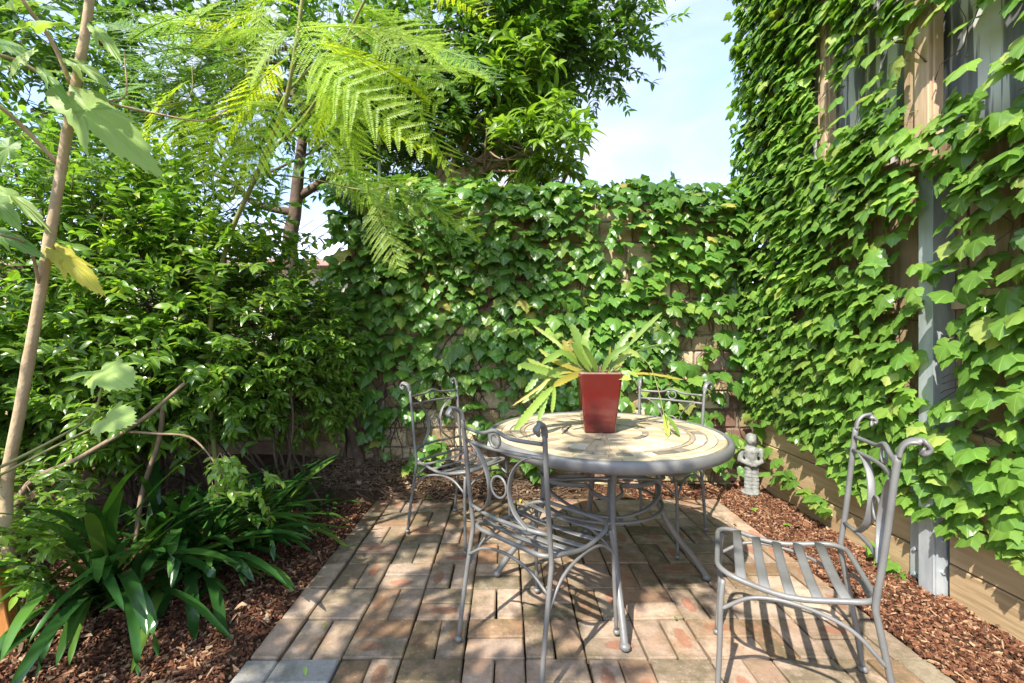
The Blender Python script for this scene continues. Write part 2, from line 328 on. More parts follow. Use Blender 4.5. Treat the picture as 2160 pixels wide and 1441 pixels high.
def sstep(a, b, x):
    t = max(0, min(1, (x-a)/(b-a))); return t*t*(3-2*t)
def bed_h(x, y):
    d = max(PX0-x, x-PX1, y-PYB, PYF-y)               # >0 outside the paving
    n = mnoise.noise(Vector((x*3, y*3, 0)))*.022+mnoise.noise(Vector((x*11, y*11, 4)))*.010
    h = .004+n+.05*sstep(.1, .9, -1.0-x)
    h += .20*sstep(3.25, 3.66, y)*sstep(.35, -.9, x)+.05*sstep(3.35, 3.66, y)
    h += .035*sstep(1.75, 2.0, x)
    return -.055+(h+.055)*sstep(-.035, .03, d)
xs = np.arange(-5.2, 2.10, .04); ys = np.arange(.2, 3.72, .04)
v = [(x, y, bed_h(x, y)) for y in ys for x in xs]; nx = len(xs)
f = [(j*nx+i, j*nx+i+1, (j+1)*nx+i+1, (j+1)*nx+i) for j in range(len(ys)-1) for i in range(nx-1)]
bedme = mesh('garden_bed', v, f); put('garden_bed', bedme, M['soil'], kind='structure')

paving = bpy.data.objects.new('paving', mesh('paving', [(PX0+.03, PYF+.03, -.03), (PX1-.03, PYF+.03, -.03), (PX1-.03, PYB-.03, -.03), (PX0+.03, PYB-.03, -.03)], [(0, 1, 2, 3)], False)); col.objects.link(paving)
paving.data.materials.append(M['bed']); paving['kind'] = 'structure'
BR = [bevelled_box('brick', .231, .1165, .06, .0045, s, .0028) for s in range(5)]
BRh = [bevelled_box('brick', .2320, .1172, .06, .0055, s+20, .0030) for s in range(5)]
for m_ in BR+BRh: m_.materials.append(M['paver'])
GBR = bevelled_box('brick', .2315, .1195, .06, .006, 3, .002); GBR.materials.append(M['paver_grey'])
GBV = bevelled_box('brick', .238, .122, .06, .006, 4, .002); GBV.materials.append(M['paver_grey'])
BRV = [bevelled_box('brick', .2375, .1128, .06, .0055, s+40, .0030) for s in range(5)]
for m_ in BRV: m_.materials.append(M['paver'])
def brick(me, x, y, rz):
    o = bpy.data.objects.new('brick', me); col.objects.link(o); o.parent = paving
    o.location = (x+random.gauss(0, .0012), y+random.gauss(0, .0008), -.0325+random.uniform(-.005, .003))
    o.rotation_euler = (random.gauss(0, .010), random.gauss(0, .008), rz+random.gauss(0, .007)+random.choice((0, math.pi)))
for r in range(-4, 7):
    yc = RY0+(r+.5)*RD
    for c in range(10):
        xc = COLX0+(c+.5)*CW
        if (r+c) % 2 == 0:
            for s in (-1, 1): brick(random.choice(BRV), xc+s*.0592, yc, math.pi/2)
        else:
            for s in (-1, 1): brick(GBR if (r == -1 and c == 0) else random.choice(BRh), xc, yc+s*.0608, 0)
    brick(GBV if r == -1 else random.choice(BRV), COLX0-.063, yc, math.pi/2)
    brick(random.choice(BRV), COLX0+10*CW+.060, yc, math.pi/2)

# ------------------------------------------------------------------ bark mulch, litter
def chips(n, regions, Ls, Ws, name, mat, lift=.006, curl=0, tilt=.35):
    areas = np.array([(b-a)*(d-c)*k for a, b, c, d, k in regions]); pr = areas/areas.sum()
    V = np.empty((n*8, 3)); Fq = np.empty((n*6, 4), dtype=int); k = 0
    fq = np.array([(0, 2, 3, 1), (4, 5, 7, 6), (0, 1, 5, 4), (2, 6, 7, 3), (0, 4, 6, 2), (1, 3, 7, 5)])
    while k < n:
        a, b, c, d, _ = regions[rng.choice(len(regions), p=pr)]
        x, y = rng.uniform(a, b), rng.uniform(c, d)
        if PX0+.01 < x < PX1-.01 and y < PYB-.01: 
            if rng.random() > .012 or min(x-PX0, PX1-x, PYB-y) > .25: continue
        l, wd, th = rng.uniform(*Ls)*rng.choice((.5, .8, 1, 1)), rng.uniform(*Ws), rng.uniform(.0015, .005)
        bx = np.array([(sx*l/2*(1-.3*(sy > 0)), sy*wd/2*(1-.35*(sx > 0)), sz*th) for sz in (-1, 1) for sy in (-1, 1) for sx in (-1, 1)])
        bx += rng.normal(0, .0012, bx.shape)
        ro = np.array(Matrix.Rotation(rng.uniform(0, 6.28), 3, 'Z') @ Matrix.Rotation(rng.normal(0, tilt), 3, 'Y') @ Matrix.Rotation(rng.normal(0, tilt), 3, 'X'))
        z = max(bed_h(x, y), 0.0 if (PX0 < x < PX1 and y < PYB) else -.05)+lift*rng.uniform(.2, 2.2)
        V[k*8:k*8+8] = bx @ ro.T+(x, y, z); Fq[k*6:k*6+6] = fq+k*8; k += 1
    return put(name, mesh(name, V, Fq, False), mat)
mulch = chips(42000, [(-3.6, -1.95, .8, 2.7, .55), (-1.95, -1.0, 1.25, 3.3, 1), (1.60, 2.02, 1.0, 3.6, 1.5), (-1.0, 1.7, 3.44, 3.6, .25), (1.0, 2.0, 3.43, 3.6, .9)], (.012, .042), (.0025, .0075), 'bark_mulch', M['chip'])
tag(mulch, 'red brown shredded bark mulch spread along both sides of the brick paving', 'mulch', kind='stuff')
lit = chips(1300, [(-1.6, .3, 3.40, 3.62, 1.2), (-1.9, -1.0, 1.3, 3.3, .03), (1.7, 2.0, 1.2, 3.5, .02)], (.025, .06), (.008, .02), 'leaf_litter', M['litter'], .012, tilt=.5)
tag(lit, 'dry brown leaf litter lying in the bed below the ivy wall', 'leaf litter', kind='stuff')
mb = MB()
for i in range(420):
    x = random.uniform(-1.7, .5); y = random.uniform(3.36, 3.58); a = random.gauss(0, .7); l = random.uniform(.08, .38)
    p = Vector((x, y, bed_h(x, y)+random.uniform(.004, .05))); q = p+Vector((math.cos(a)*l, math.sin(a)*l*.4, 0))
    q.y = min(q.y, 3.6); q.z = max(bed_h(q.x, q.y), 0 if q.y < PYB and q.x > PX0 else -1)+random.uniform(.0, .06)
    mid = (p+q)/2+Vector((random.gauss(0, .02), 0, random.uniform(0, .05)))
    mb.tube([p, mid, q], random.uniform(.0012, .003), 4)
tw = put('dry_twigs', mb.me('dry_twigs'), M['twig']); tag(tw, 'tangle of dry twigs and dead stems heaped against the stone wall', 'twigs', kind='stuff')

# ------------------------------------------------------------------ stone wall behind
def stone_wall(th, x0, x1, h, seedv, base_red=.0):
    rd = random.Random(seedv)
    put('mortar_core', MB().box(x0+.004, x1-.004, WALL_Y+.018, WALL_Y+.20, -.1, h-.01).me('mortar_core', False), M['mortar'], th)
    z = -.06
    while z < h-.03:
        hh = min(rd.uniform(.12, .17), h-z); x = x0-rd.uniform(0, .2)
        while x < x1:
            l = rd.uniform(.26, .44); a, b = max(x, x0), min(x+l, x1)
            if b-a > .04:
                me = bevelled_box('stone', b-a-.012, .2+rd.uniform(0, .012), hh-.012, .008, rd.randint(0, 9999), .005)
                o = put('stone', me, M['stone_red'] if rd.random() < (.55 if z < .45 else .06) else M['stone'], th)
                o.location = ((a+b)/2, WALL_Y+.105+rd.uniform(-.006, .004), z+hh/2)
            x += l
        z += hh
wall = thing('stone_wall', 'tall weathered sandstone garden wall behind the table, mostly hidden under ivy', 'wall', (.3, WALL_Y, 0))
stone_wall(wall, -1.30, 2.0, 2.36, 1)
lwall = thing('stone_wall', 'low sandstone wall behind the glossy shrubs, stained with moss', 'wall', (-3, WALL_Y, 0))
stone_wall(lwall, -5.4, -1.31, 1.16, 2)

# ------------------------------------------------------------------ timber fence on the right
fence = thing('timber_fence', 'timber fence with sleeper base, palings and a galvanised steel post', 'fence', (FX+.03, 2.1, 0))
PY = 2.09                                              # steel post position along the fence
for k in range(4):
    for (a, b) in ((.55, PY-.055), (PY+.055, 3.60)):
        me = bevelled_box('sleeper', .05, b-a, .1985, .005, k, .0015)
        o = put('sleeper', me, M['wood'], fence); o.location = (FX+.025+random.uniform(-.002, .002), (a+b)/2, -.0+.205*k+.102)
y = .55; i = 0
while y < 3.58:
    wd = .105; me = MB().box(FX+.055+(i % 2)*.014, FX+.068+(i % 2)*.014, y-(.012 if i % 2 == 0 else 0), min(y+wd+(.012 if i % 2 == 0 else 0), 3.6), .823, 2.19+random.uniform(-.01, .01)).me('paling', False)
    put('paling', me, M['paling'], fence); y += wd; i += 1
for z0 in (1.365, 2.08):
    for (a, b) in ((.55, PY-.055), (PY+.055, 3.60)):
        put('rail', MB().box(FX+.012, FX+.0535, a, b, z0, z0+.075).me('rail', False), M['paling'], fence)
post = MB().box(FX-.050, FX+.05, 2.055, 2.061, -.05, 2.02).box(FX-.050, FX+.05, 2.119, 2.125, -.05, 2.02).box(FX-.054, FX-.0505, 2.055, 2.125, -.05, 2.02)
po = put('steel_post', post.me('steel_post', False), M['galv'], fence)
put('cap_edge', MB().box(FX-.0565, FX-.0485, 2.0505, 2.0545, -.05, 2.02).me('cap_edge', False), M['galv'], po)
pl1 = put('flange_plate', MB().box(FX-.012, FX-.003, 2.126, 2.215, -.05, .50).me('flange_plate', False), M['galv'], po)
pl2 = put('flange_plate', MB().box(FX-.044, FX+.003, 2.0475, 2.0542, -.05, .50).me('flange_plate', False), M['galv'], po)
for z0 in (.08, .20, .34, .45):
    put('bolt', MB().tube([(FX-.013, 2.185, z0), (FX-.024, 2.185, z0)], .009, 6).me('bolt', False), M['galv'], po)
    put('bolt', MB().tube([(FX-.018, 2.047, z0-.04), (FX-.018, 2.037, z0-.04)], .009, 6).me('bolt', False), M['galv'], po)

upper = thing('boarded_wall', 'tall grey panelled wall with pale timber battens rising above the fence', 'wall', (FX+.12, 2.1, 0))
bat = [(.50, .16), (1.62, .13), (2.20, .165), (2.86, .105), (3.50, .12)]
for (y0, wd) in bat:
    put('batten', bevelled_box('batten', .045, wd, 2.58, .004, 1, .001), M['batten'], upper).location = (FX+.0725-.035, y0, 3.49)
    put('batten', bevelled_box('batten', .02, wd*.45, 2.58, .003, 2, .001), M['batten'], upper).location = (FX+.003, y0-wd*.22, 3.49)
ed = [b_[0] for b_ in bat]
for a, b in zip(ed[:-1], ed[1:]):
    nseg = max(2, round((b-a)/.28))
    for k in range(nseg):
        y0 = a+(b-a)*k/nseg; y1 = a+(b-a)*(k+1)/nseg
        put('panel', MB().box(FX+.100+.006*(k % 2), FX+.118+.006*(k % 2), y0+.001, y1-.001, 2.19, 4.75).me('panel', False), M['panel'], upper)
put('wall_frame', MB().box(FX+.13, FX+.20, .45, 3.60, -.1, 4.74).me('wall_frame', False), M['paling'], upper)

# ------------------------------------------------------------------ foliage machinery
def frame(p, tip, nh, s, sx=1.0):
    y = Vector(tip).normalized(); z = Vector(nh)-y*Vector(nh).dot(y)
    if z.length < 1e-4: z = y.orthogonal()
    z.normalize(); x = y.cross(z)
    A = np.eye(4); A[:3, 0] = np.array(x)*s*sx; A[:3, 1] = np.array(y)*s; A[:3, 2] = np.array(z)*s; A[:3, 3] = p
    return A
def rv(s=1.0): return Vector((random.gauss(0, s), random.gauss(0, s), random.gauss(0, s)))
class Leaf:
    def __init__(s, v, f, uv): s.v = np.asarray(v, float); s.f = [tuple(a) for a in f]; s.uv = np.asarray(uv, float); s._m = {}
    def me(s, mat):
        if mat.name not in s._m:
            m_ = mesh('leaf', s.v, s.f, True, s.uv); m_.materials.append(mat); s._m[mat.name] = m_
        return s._m[mat.name]
def strip_leaf(n, width, prof, arch=.3, fold=.25, wave=0, seed=0):
    """leaf along +y, length 1; prof(t)->0..1"""
    rd = random.Random(seed); v = []; uv = []
    for i in range(n+1):
        t = i/n; wd = width*prof(t)/2; yy = math.sin(t*arch*1.2)/max(arch*1.2, 1e-3) if arch else t; zz = -arch*.6*t*t+rd.gauss(0, wave)
        for s in (-1, 0, 1):
            v.append((s*wd, yy, zz+abs(s)*wd*fold+(rd.gauss(0, wave) if s else 0))); uv.append((s*prof(t)*.5, t))
    f = []
    for i in range(n):
        for s in (0, 1): f.append((i*3+s, i*3+s+1, (i+1)*3+s+1, (i+1)*3+s))
    return Leaf(v, f, uv)
ell = lambda t: max(.02, math.sin(math.pi*min(1, t**.8))**.8*(1-.25*t))
lance = lambda t: max(.03, (math.sin(math.pi*t**.75))**.9)
def palmate(seed, half=None, curl=.22, fold=.12, teeth=False):
    rd = random.Random(seed)
    half = half or [(.10, -.14), (.30, -.19), (.47, -.10), (.56, .05), (.55, .18), (.60, .27), (.57, .34), (.66, .50), (.50, .53), (.40, .57), (.36, .68), (.27, .74), (.21, .87), (.10, .95)]
    out = [(0, 0)]+[(x*rd.uniform(.92, 1.08), y+rd.gauss(0, .015)) for x, y in half]+[(0, 1.10)]+[(-x*rd.uniform(.92, 1.08), y+rd.gauss(0, .015)) for x, y in reversed(half)]
    if teeth:
        o2 = []
        for (xa, ya), (xb, yb) in zip(out, out[1:]+out[:1]):
            for k in range(3):
                t = k/3; x, y = xa+(xb-xa)*t, ya+(yb-ya)*t; g = (1.05 if k == 1 else .97) if (xa or ya) and (xb or yb) else 1
                o2.append((x*g, .3+(y-.3)*g) if (x or y) else (0, 0))
        out = o2
    n = len(out); v = []; ph = rd.uniform(0, 6)
    def zz(x, y):
        an = math.atan2(x, y+.02); r = math.hypot(x, y)
        return fold*abs(x)-.62*x*x-curl*max(0, y-.15)**2-.10*max(0, -y)+.045*r*math.cos(an*9)+.02*math.sin(5*x+ph)
    for k in (1.0, .55):
        for x, y in out:
            sx, sy = 0, max(0, min(.75, y*.6+.1)); X = sx+(x-sx)*k; Y = sy*.0+y*k+(1-k)*.22
            if (x, y) == (0, 0): Y = y+(1-k)*.12
            v.append((X, Y, zz(X, Y)))
    v.append((0, .25, zz(0, .25))); c = 2*n
    f = []
    for i in range(n):
        j = (i+1) % n; f.append((i, j, n+j, n+i)); f.append((n+i, n+j, c))
    return Leaf(v, f, [(a[0], a[1]) for a in v])
def score(A):
    x, y, z = A[:3, 3]
    if y < .3: return -1
    a, b = pix((x, y, z))
    if not (-30 < a < 2190 and -30 < b < 1470): return -1
    return np.linalg.norm(A[:3, 1])/y
def foliage(th, leaves, pl, mat, part='leaf', nmax=300, rest='foliage'):
    """pl: list of (matrix, leaf index). The largest nmax in view become parts, the rest one mesh."""
    sc_ = np.array([score(A) for A, _ in pl]); order = np.argsort(-sc_)
    for i in order[:nmax]:
        A, k = pl[i]; o = bpy.data.objects.new(part, leaves[k].me(mat)); col.objects.link(o); o.parent = th
        o.matrix_parent_inverse = basis(th).inverted(); o.matrix_basis = Matrix(A.tolist())
    rest_i = order[nmax:]
    if len(rest_i) == 0: return
    V = []; LV = []; LT = []; UV = []; off = 0
    for k, lf in enumerate(leaves):
        idx = [i for i in rest_i if pl[i][1] == k]
        if not idx: continue
        T = np.stack([pl[i][0] for i in idx]); m_ = len(idx); nv = len(lf.v)
        V.append((np.einsum('mij,nj->mni', T[:, :3, :3], lf.v)+T[:, None, :3, 3]).reshape(-1, 3))
        fl = np.array([q for f_ in lf.f for q in f_]); lt = np.array([len(f_) for f_ in lf.f])
        LV.append((fl[None]+off+(np.arange(m_)*nv)[:, None]).ravel()); LT.append(np.tile(lt, m_)); UV.append(np.tile(lf.uv[fl], (m_, 1))); off += m_*nv
    V = np.concatenate(V); LV = np.concatenate(LV); LT = np.concatenate(LT); UV = np.concatenate(UV)
    me = bpy.data.meshes.new(rest); me.vertices.add(len(V)); me.vertices.foreach_set('co', V.ravel())
    me.loops.add(len(LV)); me.loops.foreach_set('vertex_index', LV.astype(np.int32)); me.polygons.add(len(LT))
    ls = np.concatenate([[0], np.cumsum(LT)[:-1]]); me.polygons.foreach_set('loop_start', ls.astype(np.int32)); me.polygons.foreach_set('loop_total', LT.astype(np.int32))
    u = me.uv_layers.new(name='UVMap'); u.data.foreach_set('uv', UV.astype(np.float32).ravel())
    me.polygons.foreach_set('use_smooth', [True]*len(LT)); me.update(); me.validate()
    return put(rest, me, mat, th, kind='stuff')

# ------------------------------------------------------------------ ivy
IVY = [palmate(s, curl=.25+.12*(s % 3), fold=.10+.14*(s % 2)) for s in range(5)]
def vn(x, y, z): return mnoise.noise(Vector((x, y, z)))
wallivy = thing('ivy_vine', 'dense green ivy climbing over the stone wall behind the table', 'ivy', (-1.15, WALL_Y-.02, 0))
pl = []; stems = MB(); pets = MB()
bare_px = [(940, 700, 22, 30, .9), (900, 930, 100, 42, .9), (730, 950, 60, 50, .95), (1060, 850, 70, 40, .6), (1450, 610, 45, 30, .8), (1190, 540, 40, 30, .5), (1500, 760, 60, 70, .55), (1330, 520, 60, 30, .5), (1020, 640, 30, 40, .5), (1560, 860, 40, 70, .6), (1560, 620, 30, 60, .5), (1230, 600, 30, 20, .5), (860, 690, 30, 40, .4)]
def bare(p, lst):
    a, b = pix((p[0], p[1], p[2]-.045))
    for x, y, rx, ry, k in lst:
        if ((a-x)/rx)**2+((b-y)/ry)**2 < 1 and random.random() < k: return True
    return False
def ivy_leaf(p, n, s, spread=.35, up=.75, mb=None):
    tip = (Vector((0, 0, -1))*random.uniform(.45, .95)+n*random.uniform(.45, .95)+rv(spread*.8)); nh = n*random.uniform(.35, .8)+Vector((0, 0, 1))*random.uniform(.6, 1.1)*up/.75+rv(.15)
    if mb is not None:
        q = Vector(p)-n*.05+Vector((random.gauss(0, .03), 0, random.uniform(-.01, .05))); mb.tube([q, (q+Vector(p))/2+n*.02, Vector(p)], .0016, 3)
    pl.append((frame(p, tip, nh, s, random.uniform(.9, 1.15)), random.randrange(len(IVY))))
n0 = Vector((0, -1, 0)); cnt = 0
while cnt < 2250:
    x = random.uniform(-1.42, 2.0); z = random.uniform(.22, 2.45)
    dens = .62+.75*vn(x*1.6, 3, z*2.2)+.35*sstep(1.2, 2.2, z)
    low = .36+.25*vn(x*2.2, 9, 1)+.20*sstep(-.4, -1.0, x)
    if z < low and random.random() < .93: continue
    if random.random() > dens: continue
    p = Vector((x, WALL_Y-random.uniform(.03, .16)-.10*sstep(1.6, 2.4, z)*random.random(), z))
    if bare(p, bare_px): continue
    ivy_leaf(p, n0, random.uniform(.055, .118)*(1.0 if z < 2 else .9), mb=pets if random.random() < .4 else None); cnt += 1
for i in range(900):                                   # crest over the top of the wall
    x = random.uniform(-1.45, 2.0); a = random.uniform(0, math.pi); hgt = 2.38+.07*vn(x*2.1, 5, 5)+.10*sstep(.3, 1.2, x)*sstep(1.7, 1.2, x)*.6+.10*sstep(.4, -1, x)
    rr = random.uniform(.05, .20); p = Vector((x, WALL_Y+.1-math.cos(a)*rr*1.2, hgt-.08+math.sin(a)*rr*.95))
    n = Vector((0, -math.cos(a), math.sin(a)+.2)).normalized(); ivy_leaf(p, n, random.uniform(.045, .10), .45)
for i in range(60):                                    # left end of the wall
    p = Vector((-1.32-random.uniform(.02, .1), WALL_Y+random.uniform(-.05, .25), random.uniform(.6, 2.4))); ivy_leaf(p, Vector((-.8, -.5, 0)), random.uniform(.05, .1))
for (x, z) in ((-1.05, .36), (-.98, .30), (-.62, .22), (-.55, .30), (-.5, .2), (-.75, .12), (-.1, .1), (.25, .08), (1.45, .1), (1.62, .18), (1.7, .09)):
    for k in range(5): ivy_leaf(Vector((x+random.gauss(0, .035), WALL_Y-.08-random.uniform(0, .12), z+.12+random.gauss(0, .03))), n0, random.uniform(.045, .085), .5)
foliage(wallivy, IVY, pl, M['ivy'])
for i in range(170):
    x = random.choice((-1.18, -1.0, -.7, -.3, .1, .5, .9, 1.3, 1.7, 1.9))+random.gauss(0, .16); z = random.uniform(0, 1.6); pts = []
    l = random.randint(6, 14); dx = random.gauss(0, .03)
    for k in range(l):
        pts.append((x, WALL_Y-.006-random.uniform(0, .02), z)); x += dx+random.gauss(0, .025); z += random.uniform(.02, .10)
        if z > 2.3: break
    if len(pts) > 2: stems.tube(pts, random.uniform(.0015, .0045), 4)
for i in range(620):                                   # fine dead tendrils low on the wall
    x = random.uniform(-1.25, 2.0) if random.random() < .45 else random.uniform(-1.28, .1); z = random.uniform(.05, 1.3) if x > 0 else random.uniform(.05, .9); a = random.uniform(0, 6.28); pts = []
    for k in range(5): pts.append((x, WALL_Y-.006-random.uniform(0, .03), z)); x += math.cos(a)*.035; z += math.sin(a)*.035; a += random.gauss(0, .5)
    stems.tube(pts, random.uniform(.0009, .0024), 3)
put('stems', stems.me('stems'), M['vine_stem'], wallivy, kind='stuff'); put('petioles', pets.me('petioles'), M['green_stem'], wallivy, kind='stuff')
for (x0, r0) in ((-1.19, .045), (-1.08, .022)):
    pts = [(x0+.03*math.sin(k*1.3)+.012*k*(1 if x0 > -1.1 else -.4), WALL_Y-.05-.012*math.cos(k*1.7), -.02+.15*k) for k in range(14)]
    pp = spline(pts, 3); put('trunk', MB().tube(pp, [r0*(1-.55*k/len(pp))*random.uniform(.88, 1.12) for k in range(len(pp))], 9).me('trunk'), M['vine_stem'], wallivy)

fenceivy = thing('ivy_vine', 'sunlit large leaved ivy covering the timber fence and the wall above it', 'ivy', (FX-.03, 3.3, 0))
pl = []; pets = MB(); stems = MB(); nF = Vector((-1, 0, 0))
bareF = [(1940, 165, 55, 120, .97), (2050, 110, 80, 105, .96), (1742, 200, 24, 150, .94), (1835, 140, 42, 75, .85), (1800, 230, 32, 55, .75), (2130, 480, 48, 100, .85), (2140, 215, 65, 45, .93), (2030, 800, 34, 55, .6), (1895, 560, 45, 65, .75), (1860, 500, 32, 55, .75), (2080, 640, 50, 32, .4), (2130, 820, 34, 52, .4), (1905, 720, 28, 46, .8), (1760, 560, 27, 44, .65), (1690, 660, 22, 44, .55), (1800, 720, 22, 30, .5), (2090, 330, 40, 30, .6), (1968, 450, 40, 75, .97), (1968, 590, 38, 65, .92), (1968, 700, 40, 75, .97), (1968, 810, 42, 80, .98), (1990, 530, 40, 40, .5)]
cnt = 0
while cnt < 5700:
    y = random.uniform(1.45, 3.62) if random.random() < .6 else random.uniform(2.3, 3.62); z = random.uniform(.3, 4.6)
    top_k = sstep(2.0, 2.6, z)
    low = .40+.24*sstep(2.2, 3.4, y)+.10*vn(y*2.5, 1, 7)
    if z < low: continue
    dens = .86+.5*vn(y*1.7, 20, z*1.9)+.3*sstep(1.0, .5, z)-.30*top_k*sstep(2.95, 2.75, y)+.7*math.exp(-((z-2.15)/.22)**2)+.5*sstep(2.8, 3.1, y)
    if random.random() > dens: continue
    p = Vector((FX-random.uniform(.02, .06+.09*sstep(.4, 1.2, z)-.07*top_k*sstep(3.1, 2.8, y))-.03*sstep(1.0, 2.0, z)*(1-top_k), y, z))
    if bare(p, bareF): continue
    near = sstep(3.2, 1.8, y)
    ivy_leaf(p, nF, random.uniform(.045, .085)*(1+.28*near), .30, .75, pets if random.random() < .3 else None); cnt += 1
for i in range(1100):                                  # the fence going on beside the camera
    y = random.uniform(.6, 1.5); z = random.uniform(.4, 3.0)
    if random.random() < .8+.5*vn(y*1.7, 20, z*1.9): ivy_leaf(Vector((FX-random.uniform(.02, .12), y, z)), nF, random.uniform(.055, .10), .30)
for i in range(620):                                   # far end, seen against the sky
    z = random.uniform(2.3, 4.7); p = Vector((FX+random.uniform(-.16, .14), 3.60+random.uniform(.0, .14), z)); ivy_leaf(p, Vector((-.6, .4, 0)), random.uniform(.04, .08), .45)
for (px, py) in ((1628, 950), (1640, 975), (1655, 990), (1668, 1005), (1665, 1030), (1700, 1030), (1715, 1042), (1730, 1055), (1748, 1075), (1855, 1165), (1870, 1185), (1885, 1190), (1895, 1220), (1880, 1205), (1770, 1190), (1640, 1000)):
    Yd = (FX-.04)*F/(px-VX); p = P(px, py, Yd)
    for k in range(3): ivy_leaf(p+Vector((-.015*k, random.gauss(0, .03), random.gauss(0, .02))), nF, random.uniform(.055, .08), .4)
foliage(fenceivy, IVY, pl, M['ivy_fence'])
for i in range(110):
    y = random.uniform(1.2, 3.6); z = random.uniform(.35, 3.5); pts = []; dy = random.gauss(-.02, .05)
    for k in range(random.randint(5, 11)): pts.append((FX-.004-random.uniform(.004, .02), y, z)); y += dy+random.gauss(0, .02); z += random.uniform(.0, .09)
    stems.tube(pts, random.uniform(.0015, .0035), 4)
put('stems', stems.me('stems'), M['vine_stem'], fenceivy, kind='stuff'); put('petioles', pets.me('petioles'), M['green_stem'], fenceivy, kind='stuff')

# ------------------------------------------------------------------ patio chairs
def make_chair():
    c = bpy.data.objects.new('patio_chair', None); col.objects.link(c); m = M['metal']; H = .218
    def bowed(z, k=.030, half=.205, n=9, y0=None, dz=lambda t: 0):
        pts = []
        for i in range(n):
            t = -1+2*i/(n-1); yb = back_y(z) if y0 is None else y0
            pts.append((half*t, yb-k*(1-t*t), z+dz(t)))
        return pts
    def back_y(z):                                     # line of the back posts
        return -.195-.045*max(0, (z-.44))/.5*1.0-.02*max(0, (z-.44))**2
    for s in (-1, 1):
        pts = [(s*H, -.262, .012), (s*(H-.004), -.235, .20), (s*(H-.008), -.20, .40), (s*(H-.01), -.193, .46), (s*(H-.008), back_y(.6), .6), (s*(H-.004), back_y(.8), .8), (s*H, back_y(.90), .90)]
        p = put('back_post', MB().tube(spline(pts, 5), .0094, 10).me('back_post'), m, c, True)
        sx = s*(H+.002)
        scr = [(s*H, back_y(.90), .895), (sx, back_y(.925)-.004, .925), (sx+s*.006, back_y(.945)-.018, .944), (sx+s*.012, back_y(.95)-.042, .946), (sx+s*.014, back_y(.95)-.058, .930), (sx+s*.012, back_y(.95)-.050, .917), (sx+s*.008, back_y(.95)-.040, .921)]
        put('scroll', MB().tube(spline(scr, 5), 0, 8, flat=(.013, .0055), up=(0, 1, .3)).me('scroll'), m, p, True)
        put('foot', MB().ball((s*H, -.263, .0135), .0165, 10, 6, (1, 1, .8)).me('foot'), m, p, True)
        pts = [(s*(H-.02), .205, .437), (s*(H-.008), .212, .36), (s*(H-.004), .216, .2), (s*H, .225, .012)]
        lg = put('leg', MB().tube(spline(pts, 5), .0087, 10).me('leg'), m, c, True)
        put('foot', MB().ball((s*H, .225, .0135), .0155, 10, 6, (1, 1, .8)).me('foot'), m, lg, True)
        arch = [(s*(H-.004), -.222, .285), (s*(H-.006), -.13, .375), (s*(H-.008), .0, .412), (s*(H-.006), .12, .405), (s*(H-.006), .213, .345)]
        put('brace', MB().tube(spline(arch, 6), .0065, 8).me('brace'), m, c, True)
    for (yy, z0) in ((.214, .345), (-.213, .34)):
        put('brace', MB().tube(spline([(-H+.006, yy, z0), (-.12, yy, z0+.055), (0, yy, z0+.075), (.12, yy, z0+.055), (H-.006, yy, z0)], 5), .006, 8).me('brace'), m, c, True)
    # seat frame: a rounded loop that dips in the middle
    def zs(y): return .440+.016*math.cos((y-.02)/.22*math.pi)*-1+.004
    loop = []
    cr = .075; hw = H-.012; yf, yb = .222, -.205
    for (cx, cy, a0) in ((hw-cr, yf-cr, 0), (-hw+cr, yf-cr, 90), (-hw+cr*.8, yb+cr*.8, 180), (hw-cr*.8, yb+cr*.8, 270)):
        q = cr if a0 < 180 else cr*.8
        for k in range(6):
            a = R(a0+90*k/5); loop.append((cx+q*math.cos(a), cy+q*math.sin(a), zs(cy+q*math.sin(a))))
        if a0 in (0, 180): continue
        x = loop[-1][0]
        tgt = -hw if a0 == 90 else hw
        ys_ = np.linspace(loop[-1][1], (yb+cr*.8) if a0 == 90 else (yf-cr), 8)[1:-1]
        loop += [(tgt, yy, zs(yy)) for yy in ys_]
    put('seat_frame', MB().tube(loop, .0088, 10, closed=True).me('seat_frame'), m, c, True)
    for yy in (-.125, -.055, .015, .085, .152):
        z0 = zs(yy)+.004
        put('slat', MB().tube([(-hw+.004, yy, z0), (-hw*.5, yy, z0-.008), (0, yy, z0-.011), (hw*.5, yy, z0-.008), (hw-.004, yy, z0)], 0, 8, flat=(.0155, .0028), up=(0, 0, 1)).me('slat'), m, c, True)
    hump = lambda t: .022*math.exp(-(t/.22)**2)
    put('back_rail', MB().tube(bowed(.868, dz=hump, n=17), .0075, 8).me('back_rail'), m, c, True)
    put('back_rail', MB().tube(bowed(.818), .0075, 8).me('back_rail'), m, c, True)
    put('back_rail', MB().tube(bowed(.545), .0078, 8).me('back_rail'), m, c, True)
    yb_ = lambda z, x: back_y(z)-.030*(1-(x/.205)**2)
    for s in (-1, 1):
        pts = [(.165, .818), (.118, .795), (.078, .750), (.056, .695), (.054, .645), (.072, .595), (.105, .562), (.125, .547)]
        put('scroll_bar', MB().tube(spline([(s*x, yb_(z, x), z) for x, z in pts], 4), 0, 8, flat=(.0028, .011), up=(0, 1, 0)).me('scroll_bar'), m, c, True)
    def ring(z, r):
        return MB().tube([(r*math.cos(R(18*k)), yb_(z, 0), z+r*math.sin(R(18*k))) for k in range(20)], .0048, 7, closed=True)
    put('ring', ring(.8525, .026).me('ring'), m, c, True)
    put('ring', ring(.675, .040).me('ring'), m, c, True)
    return c
def copy_tree(o, parent=None):
    c = o.copy(); col.objects.link(c); c.parent = parent
    for ch in list(o.children): copy_tree(ch, c)
    return c
chair0 = make_chair()
